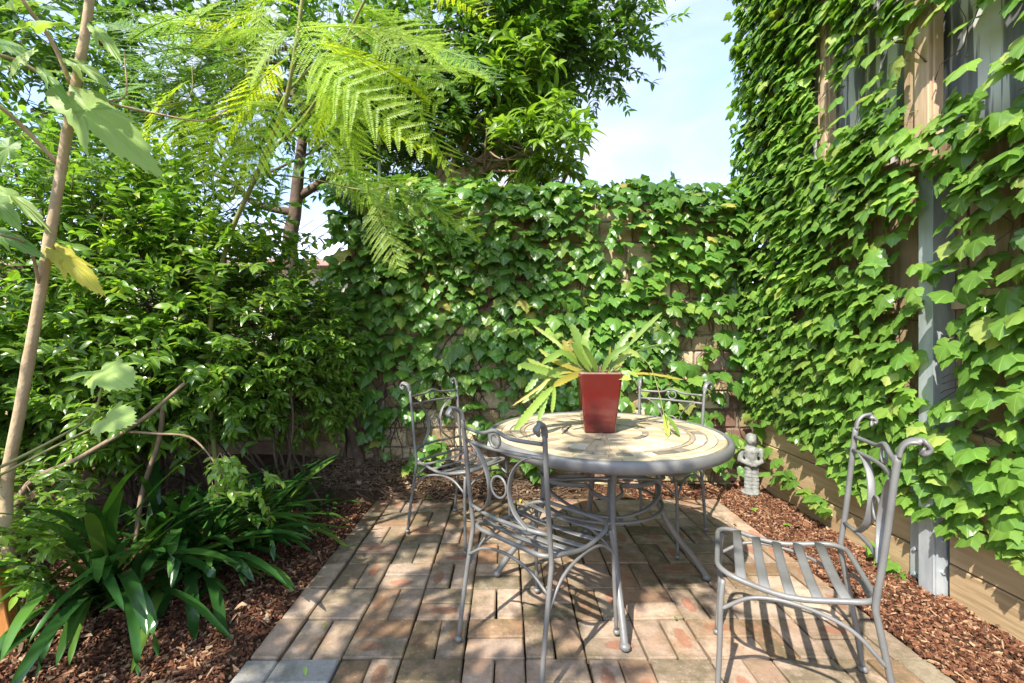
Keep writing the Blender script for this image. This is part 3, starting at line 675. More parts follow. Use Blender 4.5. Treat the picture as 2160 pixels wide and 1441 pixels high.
CH_ = [  # centre of feet, facing direction, label
    ((-.285, 2.845), (.80, -.585), 'grey scrolled iron patio chair standing before the bare stone at the wall foot'),
    ((.145, 1.845), (.70, .71), 'grey iron patio chair whose back overlaps the table rim, front leg beside the table leg'),
    ((.985, 1.56), (-.90, .43), 'grey iron patio chair pulled out beside the mulch and timber sleepers, casting slat shadows'),
    ((.94, 2.80), (-.66, -.75), 'grey iron patio chair pushed under the table behind the red pot')]
protos = [chair0]+[copy_tree(chair0) for _ in range(3)]
for o, (xy, d, lab) in zip(protos, CH_):
    o.location = (*xy, .0); o.rotation_euler = (0, 0, math.atan2(d[1], d[0])-math.pi/2)
    tag(o, lab, 'chair', 'iron patio chairs around the mosaic table')

# ------------------------------------------------------------------ mosaic table
TX, TY, TR, TH = .505, 2.295, .60, .755
table = thing('mosaic_table', 'round stone mosaic table with grey iron rim and curved legs', 'table', (TX, TY, 0))
put('rim', MB().lathe([(TR-.028, .752), (TR-.016, .760), (TR-.006, .757), (TR, .745), (TR+.001, .728), (TR-.004, .712), (TR-.016, .705), (TR-.028, .708)], 96, (TX, TY, 0)).me('rim'), M['metal'], table)
put('top', MB().lathe([(.0001, .751), (TR-.03, .751), (TR-.03, .715), (.0001, .715)], 72, (TX, TY, 0)).me('top', False), M['grout'], table)
def tile(r0, r1, a0, a1, z, mat, g=.0022):
    n = max(1, int((a1-a0)*r1/.05)); v = []
    for zz in (TH-.008, z):
        for rr, sg in ((r0+g*.5, 1), (r1-g*.5, 1)):
            gg = g*.5/max(rr, .02)
            for k in range(n+1):
                a = a0+gg+(a1-a0-2*gg)*k/n; v.append((TX+rr*math.cos(a), TY+rr*math.sin(a), zz))
    q = n+1; f = []
    for k in range(n):
        f.append((2*q+k, 2*q+k+1, 3*q+k+1, 3*q+k)[::-1]); f.append((k, 2*q+k, 2*q+k+1, k+1)[::-1]); f.append((q+k, q+k+1, 3*q+k+1, 3*q+k)[::-1])
    f.append((0, q, 3*q, 2*q)); f.append((q-1, 3*q-1, 4*q-1, 2*q-1)[::-1])
    put('tile', mesh('tile', v, f, False), mat, table)
RT = TR-.03
rings = [(.02, .115, 10, (2, 0, 1), .25), (.115, .33, 26, (0, 0, 1, 2, 0), .35), (.335, .375, 34, (4, 3, 4, 1), .3), (.385, .55, 42, (0, 1, 0, 2, 1), .45), (.55, .715, 50, (0, 1, 2, 0, 0, 3), .45), (.725, .755, 26, (3, 1, 3), .3), (.765, .845, 46, (4, 3, 4, 1, 2), .5), (.855, .925, 32, (0, 2, 0, 1), .4), (.930, .995, 34, (2, 0, 0, 2, 1), .4)]
for r0, r1, n, pal, jit in rings:
    cuts = [2*math.pi*(k+random.uniform(-jit, jit))/n for k in range(n)]; cuts.append(cuts[0]+2*math.pi)
    for a, b in zip(cuts[:-1], cuts[1:]): tile(r0*RT, r1*RT, a, b, TH+random.uniform(-.0006, .0014), M['tile%d' % random.choice(pal)])
for k in range(4):
    a = R(-92+90*k); ca, sa = math.cos(a), math.sin(a)
    prof = [(.36, .712), (.33, .66), (.300, .56), (.292, .45), (.315, .34), (.385, .22), (.465, .12), (.520, .04), (.535, .012)]
    pts = spline([(TX+r*ca-.018, TY+r*sa, z) for r, z in prof], 5)
    lg = put('leg', MB().tube(pts, .0155, 10).me('leg'), M['metal'], table)
    put('foot', MB().ball((TX+.535*ca-.018, TY+.535*sa, .015), .023, 10, 6, (1, 1, .75)).me('foot'), M['metal'], lg)
def hoop(r, z, wob=0, ph=0, n=56): return [(TX-.018+r*math.cos(2*math.pi*k/n), TY+r*math.sin(2*math.pi*k/n), z+wob*math.cos(2*(2*math.pi*k/n)+ph)) for k in range(n)]
put('hoop', MB().tube(hoop(.300, .405), 0, 8, True, (.009, .006), (0, 0, 1)).me('hoop'), M['metal'], table)
put('hoop', MB().tube(hoop(.285, .455, .03, 0), 0, 8, True, (.009, .005), (0, 0, 1)).me('hoop'), M['metal'], table)
put('hoop', MB().tube(hoop(.305, .575, .035, math.pi), 0, 8, True, (.009, .005), (0, 0, 1)).me('hoop'), M['metal'], table)
for k in range(4):
    a0, a1 = R(-92+90*k), R(-2+90*k); am = (a0+a1)/2
    pts = spline([(TX-.018+.295*math.cos(a0), TY+.295*math.sin(a0), .50), (TX-.018+.20*math.cos(a0+.35), TY+.20*math.sin(a0+.35), .50), (TX-.018+.12*math.cos(am), TY+.12*math.sin(am), .50), (TX-.018+.20*math.cos(a1-.35), TY+.20*math.sin(a1-.35), .50), (TX-.018+.295*math.cos(a1), TY+.295*math.sin(a1), .50)], 6)
    put('stretcher', MB().tube(pts, 0, 8, flat=(.004, .011), up=(0, 0, 1)).me('stretcher'), M['metal'], table)

# ------------------------------------------------------------------ red pot and its plant
POTX, POTY = .476, 2.315
pot = thing('plant_pot', 'tall square tapered pot in glossy dark red glaze on the mosaic table', 'pot', (POTX, POTY, TH+.002), R(-3))
def sq(r, z, cr=.012, n=3):
    out = []
    for q, (sx, sy) in enumerate(((1, 1), (-1, 1), (-1, -1), (1, -1))):
        for k in range(n+1):
            a = R(90*q+90*k/n); out.append((sx*(r-cr)+cr*math.cos(a), sy*(r-cr)+cr*math.sin(a), z))
    return out
mb = MB(); sec = [sq(.072, .0), sq(.077, .004), sq(.092, .15), sq(.107, .285), sq(.1085, .297), sq(.106, .300), sq(.096, .300), sq(.094, .292), sq(.090, .255)]
nn = len(sec[0]); vv = [p for s_ in sec for p in s_]; ff = [(i*nn+k, i*nn+(k+1) % nn, (i+1)*nn+(k+1) % nn, (i+1)*nn+k) for i in range(len(sec)-1) for k in range(nn)]
ff.append(tuple(range(nn-1, -1, -1)))
potb = put('pot_body', mesh('pot_body', vv, ff), M['pot'], pot, True)
for p_ in potb.data.polygons: p_.use_smooth = p_.area < .001
put('rim_edge', MB().tube([Vector(p)+Vector((0, 0, .0005)) for p in sq(.1015, .2995)], .0062, 7, closed=True).me('rim_edge'), M['pot_rim'], pot, True)
put('soil', mesh('soil', sq(.0895, .262), [tuple(range(nn))], False), M['bed'], pot, True)

epi = thing('orchid_cactus', 'straggling yellow green plant with notched flat stems growing from the red pot', 'potted plant', (POTX, POTY, TH+.26))
def Z(zx, zy, Y): return P(1080+zx/4.8, 640+zy/4.8, Y)
def strip(pts, wd, scallop=0, teeth=9, taper=(.35, .25), n=8, nh=None, name='leaf'):
    sp = spline(pts, n); m = len(sp); ln = [0]
    for a, b in zip(sp[:-1], sp[1:]): ln.append(ln[-1]+(b-a).length)
    v = []; uv = []
    for i, p in enumerate(sp):
        t = ln[i]/ln[-1]; tg = (sp[min(i+1, m-1)]-sp[max(i-1, 0)]).normalized()
        nn_ = (nh if nh is not None else Vector((0, -1, .6))); side = tg.cross(nn_)
        side = side.normalized() if side.length > 1e-4 else Vector((1, 0, 0)); nv = side.cross(tg)
        env = min(1, taper[0]+(1-taper[0])*t/.25)*min(1, .08+math.sqrt(max(0, (1-t)/taper[1])))
        sca = 1-scallop*(.5+.5*math.cos(2*math.pi*teeth*t))
        for s in (-1, 0, 1):
            s2 = 1-scallop*(.5+.5*math.cos(2*math.pi*(teeth*t+(.5 if s > 0 else 0)))) if s else 1
            v.append(p+side*s*wd/2*env*s2+nv*(abs(s)*wd*.10+(-.001))); uv.append((s*.5, t))
    f = [(i*3+s, i*3+s+1, (i+1)*3+s+1, (i+1)*3+s) for i in range(m-1) for s in (0, 1)]
    return mesh(name, v, f, True, uv)
YB = 2.29
E = [([(830, 720), (700, 560), (600, 400)], 75, -.05, 'epi'), ([(880, 720), (790, 540), (710, 420)], 65, -.10, 'epi'), ([(760, 720), (700, 480), (650, 330), (590, 200)], 115, .05, 'epi'),
     ([(800, 720), (740, 420), (750, 330), (785, 245)], 80, .02, 'epi'), ([(900, 720), (1000, 540), (1190, 420)], 62, -.05, 'epi'), ([(1170, 440), (1360, 240), (1520, 90)], 48, -.07, 'epi'),
     ([(1180, 420), (1320, 290), (1460, 230)], 30, -.04, 'epi'), ([(980, 720), (1060, 490), (1130, 370), (1220, 270)], 78, .04, 'epi'), ([(1040, 720), (1130, 560), (1260, 490), (1600, 385)], 30, .06, 'epi'),
     ([(1030, 720), (1110, 560), (1200, 500), (1290, 545)], 80, -.02, 'epi'), ([(1540, 1110), (1560, 1220), (1580, 1350)], 62, -.12, 'epi'), ([(1540, 1120), (1620, 1210), (1690, 1335)], 62, -.14, 'epi'),
     ([(1040, 710), (1180, 700), (1280, 750)], 52, -.04, 'epi'), ([(940, 715), (1090, 750), (1210, 775)], 75, -.14, 'epi'), ([(1060, 710), (1400, 715), (1740, 775)], 28, .03, 'epi_y'),
     ([(720, 700), (520, 620), (370, 570)], 62, -.03, 'epi_y'), ([(700, 640), (520, 500), (400, 550), (300, 610)], 72, -.09, 'epi'), ([(700, 700), (460, 690), (300, 640), (150, 560)], 70, .0, 'epi'),
     ([(600, 710), (460, 720), (280, 670), (110, 630), (60, 680)], 82, -.10, 'epi'), ([(720, 690), (560, 760), (410, 840)], 74, -.15, 'epi_y'), ([(430, 830), (300, 960), (170, 1110), (20, 1290)], 84, -.19, 'epi'),
     ([(420, 820), (350, 930), (310, 1050), (270, 1190)], 62, -.12, 'epi'), ([(430, 840), (420, 980), (400, 1110)], 46, -.17, 'epi'), ([(640, 640), (500, 440), (380, 340), (210, 220)], 40, .08, 'epi'),
     ([(640, 690), (480, 600), (380, 540), (270, 460)], 48, .04, 'epi'), ([(720, 690), (450, 720), (250, 870), (0, 1040)], 30, -.07, 'epi_y'), ([(600, 700), (400, 740), (300, 860), (100, 1010)], 72, -.03, 'epi'),
     ([(420, 690), (280, 700), (200, 820), (130, 900)], 70, -.06, 'epi'), ([(700, 650), (560, 470), (540, 420), (510, 370)], 74, .02, 'epi_y'), ([(980, 720), (985, 560), (995, 430)], 20, -.02, 'epi_y'),
     ([(880, 720), (640, 620), (420, 700), (250, 760)], 70, .07, 'epi'), ([(760, 710), (620, 560), (560, 480)], 90, .0, 'epi')]
for pts, wd, dy, mt in E:
    n_ = len(pts); q = [Z(x, y, YB+dy*(i/(n_-1))+(0 if i else 0)) for i, (x, y) in enumerate(pts)]
    ln_ = sum((b-a).length for a, b in zip(q[:-1], q[1:]))
    put('leaf', strip(q, wd/4.8/F*YB*1.05, .30 if wd > 26 else .15, max(4, ln_/.026), n=10, nh=Vector((random.gauss(0, .3), -1, random.uniform(.1, .7)))), M[mt], epi)
put('stem', MB().tube(spline([Z(1280, 520, 2.27), Z(1400, 640, 2.24), Z(1480, 870, 2.19), Z(1540, 1125, 2.15)], 6), .0022, 6).me('stem'), M['green_stem'], epi)
for k in range(12):
    a = random.uniform(0, 6.28); p = Vector((POTX+.06*math.cos(a), POTY+.05*math.sin(a), TH+.262)); put('stem', MB().tube([p, p+Vector((.02*math.cos(a), .01, .04)), p+Vector((.07*math.cos(a), .03*math.sin(a), .075))], .003, 5).me('stem'), M['twig'], epi)

# ------------------------------------------------------------------ garden statue
stt = MB(); SX, SY, SZ = 1.90, 3.46, bed_h(1.9, 3.46)-.005
def cap(a, b, r0, r1, n=7):
    for k in range(n):
        t = k/(n-1); stt.ball(tuple(Vector(a).lerp(Vector(b), t)), r0+(r1-r0)*t, 10, 6)
cap((0, 0, .015), (0, 0, .20), .046, .044, 9); stt.ball((0, 0, .01), .075, 12, 6, (1, .9, .35))
cap((-.022, -.02, .03), (-.018, -.015, .2), .035, .035); cap((.025, -.02, .03), (.018, -.015, .2), .032, .035)
cap((0, 0, .22), (0, 0, .33), .042, .050); stt.ball((0, 0, .335), .055, 12, 8, (1.2, .75, .6)); cap((0, -.005, .35), (0, -.008, .385), .026, .024, 4)
stt.ball((0, -.012, .418), .038, 12, 8, (.92, 1, 1.2)); stt.ball((0, .004, .430), .040, 12, 8, (1.02, 1, 1.0)); stt.ball((0, -.05, .412), .008, 8, 5, (.8, 1, 1.4))
cap((0, .012, .40), (0, .016, .35), .034, .028, 4)
for s in (-1, 1): cap((s*.066, 0, .335), (s*.082, -.012, .26), .023, .021); cap((s*.082, -.012, .26), (s*.010, -.062, .235), .020, .016); stt.ball((s*.012, -.062, .236), .018, 8, 5)
smv = [(Matrix.Translation((SX, SY, SZ)) @ Matrix.Rotation(R(-14), 4, 'Z')) @ Vector(p) for p in stt.v]
sto = bpy.data.objects.new('garden_statue', mesh('garden_statue', smv, stt.f)); col.objects.link(sto); sto.data.materials.append(M['statue'])
rm = sto.modifiers.new('remesh', 'REMESH'); rm.mode = 'VOXEL'; rm.voxel_size = .006; rm.use_smooth_shade = True
tag(sto, 'small weathered grey stone statue of a robed figure in the fence corner', 'statue')

# ------------------------------------------------------------------ shrubs and trees
SHR = [strip_leaf(4, .46, ell, .55+.2*(k % 2), .35, .012, k) for k in range(4)]
TRL = [strip_leaf(3, .46, ell, .25+.2*(k % 2), .25, .015, k+9) for k in range(3)]
LNG = [strip_leaf(5, .26, lance, .75, .35, .012, k+3) for k in range(3)]
UP = Vector((0, 0, 1))
def in_blob(c, r, shell=.55):
    while True:
        d = rv(); d.normalize(); t = random.uniform(shell, 1)**.7 if random.random() < .75 else random.random()
        return Vector((c[0]+d.x*r[0]*t, c[1]+d.y*r[1]*t, c[2]+d.z*r[2]*t)), d
def twig(p, d, l, nl, s, pl, mbt, kinds, droop=.25, upb=.7, rad=.0018):
    pts = [p]; q = Vector(p); dd = Vector(d).normalized(); st = l/nl
    for i in range(nl):
        dd = (dd+rv(.10)+Vector((0, 0, -droop/nl))).normalized(); q = q+dd*st; pts.append(q.copy())
        side = dd.cross(UP); side = side.normalized() if side.length > .05 else Vector((1, 0, 0)); side = (Matrix.Rotation(random.uniform(-.7, .7), 3, dd) @ side)
        for sg in (-1, 1):
            tip = dd*random.uniform(.35, .8)+side*sg*random.uniform(.6, 1)+rv(.18)
            pl.append((frame(q, tip, UP*upb+rv(.35)+Vector((0, -.25, 0)), s*random.uniform(.65, 1.15), random.uniform(.85, 1.15)), random.randrange(kinds)))
    pl.append((frame(q, dd+rv(.1), UP+rv(.3), s*random.uniform(.7, 1), 1), random.randrange(kinds)))
    mbt.tube(pts[::max(1, nl//3)], rad, 4)
def bush(th, blobs, ntw, base, mat, leaves, s, l=.22, nl=6, branches=14, bark='bark_dark', droop=.3, br=.012, keep=None, up_d=.5, upb=.7, parts=300):
    pl = []; tb = MB(); bb = MB(); wts = [b[2] for b in blobs]
    for i in range(ntw):
        c, r, _ = random.choices(blobs, wts)[0]; p, d = in_blob(c, r)
        if keep and not keep(p): continue
        twig(p, (d+UP*up_d+rv(.4)), l*random.uniform(.6, 1.25), nl, s, pl, tb, len(leaves), droop, upb)
        if i % 4 == 0:
            q = Vector(c)+(p-Vector(c))*.35; tb.tube([q, (q+p)/2+rv(.04), p], [.0045, .0032, .0018], 4)
    for i in range(branches):
        c, r, _ = random.choices(blobs, wts)[0]; p, d = in_blob(c, r, .3); b0 = Vector(random.choice(base))+Vector((random.gauss(0, .05), random.gauss(0, .05), 0))
        m_ = b0.lerp(p, .5)+rv(.10); bb.tube(spline([b0, m_, p], 6), [br*(1-.75*k/12) for k in range(13)], 6)
    put('twigs', tb.me('twigs'), M[bark], th, kind='stuff')
    if branches: put('branches', bb.me('branches'), M[bark], th, kind='stuff')
    foliage(th, leaves, pl, mat, nmax=parts)
sh1 = thing('glossy_shrub', 'large glossy green shrub in front of the low stone wall', 'shrub', (-2.2, 3.0, 0))
bush(sh1, [((-2.75, 2.75, 1.45), (.85, .42, 1.0), 2.0), ((-2.0, 2.85, 1.30), (.62, .38, .72), 1.5), ((-2.15, 3.0, 1.95), (.75, .35, .40), .7), ((-2.9, 3.0, 2.2), (.7, .4, .5), .45), ((-3.3, 2.6, 1.2), (.5, .4, .9), .9), ((-2.5, 2.6, .95), (.6, .3, .45), .8)], 2150, [(-2.2, 3.0, .0), (-2.45, 2.9, 0), (-1.95, 3.05, 0)], M['shrub'], SHR, .080, .21, 6, 26)
sh2 = thing('glossy_shrub', 'lighter green small leaved shrub spilling against the ivy covered wall end', 'shrub', (-1.5, 3.15, 0))
bush(sh2, [((-1.60, 3.05, 1.25), (.40, .28, .45), 1.3), ((-1.38, 3.22, 1.15), (.22, .20, .28), .5), ((-1.85, 2.95, .90), (.36, .25, .28), .6), ((-1.45, 3.25, .80), (.30, .18, .25), .4)], 900, [(-1.55, 3.15, .0), (-1.45, 3.2, 0)], M['shrub'], SHR, .062, .17, 6, 14)
sh3 = thing('glossy_shrub', 'glossy green shrub in the left bed beyond the leaning sapling', 'shrub', (-3.05, 2.0, 0))
bush(sh3, [((-3.1, 2.0, .75), (.5, .45, .6), 1), ((-3.3, 1.4, .6), (.5, .4, .5), .8)], 330, [(-3.05, 2.0, 0), (-3.3, 1.4, 0)], M['shrub'], SHR, .095, .2, 6, 12, parts=60)
# low sprays near the sapling foot
sp1 = thing('young_shrub', 'lime green curled leaf bush at the foot of the leaning sapling', 'shrub', (-1.98, 1.78, 0))
bush(sp1, [((-2.03, 1.80, .50), (.13, .14, .20), 1), ((-1.92, 1.82, .36), (.11, .12, .12), .8)], 80, [(-1.98, 1.78, .0)], M['shrub_lime'], SHR, .055, .10, 5, 6, 'bark')
spray = thing('arching_branch', 'thin bare branch arching over the strap leaves with leafy end', 'branch', tuple(P(40, 1050, 2.1).xy)+(0.04,))
b1 = spline([P(22, 1240, 2.05), P(45, 1040, 2.1), P(170, 965, 2.15), P(300, 885, 2.2), P(390, 808, 2.3)], 6)
put('bough', MB().tube(b1, [.016*(1-.5*k/len(b1)) for k in range(len(b1))], 7).me('bough'), M['bark'], spray)
b2 = spline([P(262, 910, 2.19), P(330, 915, 2.2), P(400, 922, 2.2), P(445, 965, 2.2), P(470, 1010, 2.18)], 6)
put('bough', MB().tube(b2, [.007*(1-.6*k/len(b2)) for k in range(len(b2))], 6).me('bough'), M['bark'], spray)
b3 = spline([P(345, 850, 2.5), P(335, 930, 2.5), P(300, 1040, 2.48), P(285, 1160, 2.46)], 6)
put('bough', MB().tube(b3, [.013]*len(b3), 6).me('bough'), M['bark'], spray)
pl = []; tb = MB()
for i in range(34):
    t = random.random(); p = P(455+random.uniform(-20, 130)*t+random.gauss(0, 12), 950+150*t*random.uniform(.3, 1), 2.2+random.gauss(0, .05)); twig(p, Vector((.6, -.2, -.55))+rv(.25), .10, 4, .052, pl, tb, 4, .2)
for i in range(16):
    p = P(230+random.gauss(0, 45), 855+random.gauss(0, 25), 2.2+random.gauss(0, .05)); twig(p, Vector((.5, -.3, .3))+rv(.3), .12, 4, .055, pl, tb, 4, .2)
for i in range(8):
    p = P(90+random.uniform(0, 70), 1040+random.gauss(0, 14), 2.05); twig(p, Vector((.9, -.2, -.1))+rv(.3), .12, 5, .05, pl, tb, 4, .2)
put('twigs', tb.me('twigs'), M['bark'], spray, kind='stuff'); foliage(spray, SHR, pl, M['shrub_lime'])

# strap-leaf plants
def clivia(cx, cy, n, lab, Ls=(.52, .86), seed=0, w=(.032, .050), ang=(0, 360)):
    rd = random.Random(seed); z0 = bed_h(cx, cy)
    th = thing('strap_leaf_plant', lab, 'plant', (cx, cy, z0), group=None)
    for i in range(n):
        a = R(rd.uniform(*ang)); ln = rd.uniform(*Ls); o = Vector((cx+rd.gauss(0, .05), cy+rd.gauss(0, .05), z0-.01)); e = R(rd.uniform(28, 78)); p = o.copy(); pts = [p.copy()]
        bend = rd.uniform(.07, .20); d = e
        twist = rd.gauss(0, .12)
        for k in range(7):
            step = ln/7; p = p+Vector((math.cos(a)*math.cos(d), math.sin(a)*math.cos(d), math.sin(d)))*step; a += twist*.3
            d -= bend*(1+.18*k)*rd.uniform(.7, 1.3)
            if p.z < .035: p.z = .035+rd.uniform(0, .02); d = max(d, 0)
            pts.append(p.copy())
        side = Vector((-math.sin(a), math.cos(a), 0)); nh = (side.cross(pts[2]-pts[0])).normalized()
        if nh.z < 0: nh = -nh
        put('leaf', strip(pts, rd.uniform(*w), 0, 1, (.6, .30), 3, nh), M['clivia'], th)
clivia(-1.60, 2.28, 62, 'broad dark green strap leaved clump reaching over the bark mulch', seed=1, ang=(-100, 60))
clivia(-1.78, 1.98, 46, 'dark strap leaved clump with brown tipped leaves beside the orange stake', seed=2, ang=(-120, 40))
clivia(-1.48, 2.60, 36, 'dark strap leaved clump under the arching branch', seed=3, ang=(-120, 120), Ls=(.5, .75))
clivia(-2.02, 2.55, 24, 'tall dark strap leaved clump deep below the glossy shrub', seed=4, Ls=(.5, .8))
clivia(-1.85, 2.85, 20, 'narrow strap leaved clump at the back by the low stone wall', seed=5, Ls=(.45, .7), w=(.026, .04))
clivia(-1.30, 3.02, 9, 'small dark strap leaved seedling near the ivy trunk', seed=6, Ls=(.18, .34), w=(.022, .034))

# leaning sapling with soft lobed leaves
sap = thing('leaning_sapling', 'pale leaning sapling trunk with soft lobed lime leaves', 'tree', tuple(P(20, 1330, 1.75).xy)+(0.05,))
tk = spline([P(30, 1400, 1.76), P(20, 1200, 1.75), P(14, 1030, 1.74), P(45, 850, 1.72), P(85, 620, 1.70), P(122, 400, 1.68), P(152, 220, 1.66), P(178, 80, 1.64), P(198, -60, 1.62), P(240, -320, 1.58)], 8)
put('trunk', MB().tube(tk, [(.0215-.009*k/len(tk))*(1+.10*(1 if k % 9 == 0 else 0)) for k in range(len(tk))], 10).me('trunk'), M['bark_pale'], sap)
def limb(pts, r0, r1, mt='bark_pale', th=sap, name='branch'):
    sp = spline(pts, 5); return put(name, MB().tube(sp, [r0+(r1-r0)*k/len(sp) for k in range(len(sp))], 7).me(name), M[mt], th)
limb([P(122, 345, 1.67), P(60, 280, 1.62), P(0, 225, 1.55), P(-80, 180, 1.5)], .008, .006); limb([P(165, 195, 1.66), P(220, 215, 1.7), P(330, 240, 1.8), P(430, 255, 1.85), P(480, 230, 1.9)], .006, .002)
limb([P(160, 215, 1.66), P(60, 140, 1.6), P(-20, 110, 1.5)], .007, .005); limb([P(150, 180, 1.65), P(110, 90, 1.6), P(40, -10, 1.5)], .008, .006)
limb([P(220, 215, 1.7), P(265, 200, 1.7), P(262, 110, 1.7)], .004, .002); limb([P(330, 225, 1.8), P(400, 205, 1.8), P(405, 130, 1.8)], .003, .0015, 'green_stem')
limb([P(85, 610, 1.70), P(60, 520, 1.6), P(0, 495, 1.5)], .006, .004)
limb([P(2, 985, 1.5), P(110, 930, 1.55), P(190, 880, 1.6), P(212, 830, 1.62), P(214, 790, 1.62)], .0055, .003, 'green_stem'); limb([P(-5, 1005, 1.5), P(110, 945, 1.52), P(190, 905, 1.55), P(225, 880, 1.57)], .005, .003, 'green_stem')
MPL = [palmate(s+50, [(.14, -.12), (.32, -.14), (.50, -.02), (.60, .14), (.50, .22), (.60, .38), (.74, .52), (.60, .56), (.46, .56), (.44, .70), (.40, .80), (.28, .84), (.20, .98), (.10, 1.06)], curl=.35, fold=.35, teeth=True) for s in range(3)]
def big(bx, by, tx, ty, Y, dY, sx=1.0, mt='maple', nh=None, k=0):
    a = P(bx, by, Y); b = P(tx, ty, Y+dY); d = b-a; o = bpy.data.objects.new('leaf', MPL[k % 3].me(M[mt])); col.objects.link(o); o.parent = sap; o.matrix_parent_inverse = basis(sap).inverted()
    o.matrix_basis = Matrix(frame(a, d, nh if nh is not None else Vector((0, -.9, .9)), d.length/1.1, sx*.62).tolist())
big(150, 205, 320, 330, 1.62, -.06, .60, nh=Vector((.35, -.9, .5)), k=0); big(140, 55, -15, 40, 1.5, -.10, .8, nh=Vector((0, -.45, 1)), k=1); big(120, 530, 205, 605, 1.68, -.05, .50, 'leaf_y', Vector((.6, -.9, .3)), 2)
big(214, 788, 128, 790, 1.62, -.10, .6, nh=Vector((0, -.4, 1)), k=1); big(214, 782, 262, 800, 1.62, -.10, 1.1, nh=Vector((0, -.8, .8)), k=2); big(205, 865, 163, 858, 1.6, -.05, .9, nh=Vector((0, -.5, 1)), k=0); big(222, 882, 262, 882, 1.57, -.08, 1.3, nh=Vector((0, -.9, .7)), k=1)
for i, (a, b, c, d, s) in enumerate([(70, 110, -20, 160, .9), (30, 300, -40, 360, .9), (40, 330, -30, 300, .8), (0, 400, 120, 470, .45), (-10, 420, 40, 480, .7), (-10, 490, 95, 535, .5), (150, 130, 240, 170, .5), (170, 60, 230, 20, .6), (90, 150, 150, 210, .4), (20, 20, 90, -30, .9), (60, 30, 130, -10, .9), (-20, 85, 60, 100, 1), (200, 60, 260, 120, .5), (250, 20, 300, -30, .6)]):
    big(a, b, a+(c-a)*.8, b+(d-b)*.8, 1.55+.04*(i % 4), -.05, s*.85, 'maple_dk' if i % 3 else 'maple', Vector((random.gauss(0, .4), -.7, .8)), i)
fl = spline([P(218, 60, 1.7), P(216, 72, 1.7), P(214, 92, 1.69)], 4)
put('flower', MB().tube(fl, [.004, .009, .012, .012, .011, .011, .012, .014, .010][:len(fl)], 8).me('flower'), M['leaf_y'], sap)
put('flower_base', MB().tube([P(214, 90, 1.69), P(213, 97, 1.69)], [.012, .005], 8).me('flower_base'), M['pot'], sap)
stake = put('garden_stake', bevelled_box('garden_stake', .05, .05, .42, .003, 1, .001), M['stake']); stake.location = P(8, 1400, 1.70); stake.rotation_euler = (0, R(-10), R(20)); stake.location.z = .16
tag(stake, 'orange timber garden stake at the foot of the leaning sapling', 'stake')
tie = put('plant_tie', MB().tube([Vector((.040*math.cos(R(20*k)), .040*math.sin(R(20*k)), .004*math.sin(R(60*k)))) for k in range(18)], .004, 6, closed=True).me('plant_tie'), M['tie']); tie.location = stake.location+Vector((-.036, .0, .208)); tag(tie, 'green plastic plant tie looped at the top of the orange stake', 'plant tie')

# feathery tree
def frond_mesh(seed, pairs=15, lf=22, droop=.35):
    rd = random.Random(seed); v = []; f = []; uv = []
    def quad(a, b, c, d):
        k = len(v); v.extend([a, b, c, d]); f.append((k, k+1, k+2, k+3)); uv.extend([(0, 0), (.2, .3), (0, 1), (-.2, .3)])
    def rz(t): return -droop*t*t
    mbr = MB(); mbr.tube([(0, t, rz(t)) for t in np.linspace(0, 1, 9)], .006, 4)
    for i in range(pairs):
        t = .14+.84*i/(pairs-1); pl_ = .34*math.sin(math.pi*min(1, .22+.72*t))**.7*(1-.35*max(0, t-.7)/.3)+.03
        for s in (-1, 1):
            an = R(62-22*t+rd.gauss(0, 3)); dx, dy = s*math.sin(an), math.cos(an); dz = rd.uniform(-.25, .02); m = max(6, int(lf*pl_/.34)); prev = None
            pd = rd.uniform(.1, .5)
            for j in range(m):
                q = (j+.6)/m; r = pl_*q; x, y, z = dx*r, t+dy*r, rz(t)+dz*r-pd*r*r; ll = .036*(1-.45*q)*math.sin(math.pi*min(1, .3+.7*q))+.008; wd = .0135
                for s2 in (-1, 1):
                    ex, ey = dx*.5-s2*dy*.87, dy*.5+s2*dx*.87; tx, ty = x+ex*ll, y+ey*ll; nx_, ny_ = -ey, ex; cx, cy = x+ex*ll*.45, y+ey*ll*.45; zz = z-rd.uniform(0, .3)*ll
                    quad((x, y, z), (cx+nx_*wd*.5, cy+ny_*wd*.5, (z+zz)/2), (tx, ty, zz), (cx-nx_*wd*.5, cy-ny_*wd*.5, (z+zz)/2))
            mbr.tube([(dx*pl_*q, t+dy*pl_*q, rz(t)+dz*pl_*q-pd*(pl_*q)**2) for q in (0, .5, 1)], .0022, 3)
    k = len(v); v.extend(mbr.v); f.extend(tuple(i+k for i in a) for a in mbr.f); uv.extend([(0, .5)]*len(mbr.v))
    return Leaf(v, f, uv)
FRD = [frond_mesh(s, 12+(s % 2), 22, .25+.12*s) for s in range(4)]
fern = thing('feathery_tree', 'feathery leaved young tree with lime green fronds overhanging the courtyard', 'tree', (-1.75, 2.75, 0))
def flimb(pts, r0, r1, mt='bark'):
    sp = spline(pts, 6); put('branch', MB().tube(sp, [r0+(r1-r0)*k/len(sp) for k in range(len(sp))], 7).me('branch'), M[mt], fern)
flimb([(-1.75, 2.75, 0), P(440, 760, 2.72), P(475, 530, 2.7), P(545, 360, 2.6), P(600, 220, 2.5), P(622, 110, 2.4), P(640, -20, 2.35), P(660, -200, 2.3)], .016, .009, 'green_stem')
flimb([P(560, 330, 2.58), P(640, 250, 2.5), P(690, 170, 2.4), P(740, 60, 2.3), P(800, -60, 2.2)], .009, .006, 'green_stem'); flimb([P(610, 190, 2.5), P(690, 110, 2.4), P(780, 60, 2.3)], .007, .004, 'green_stem')
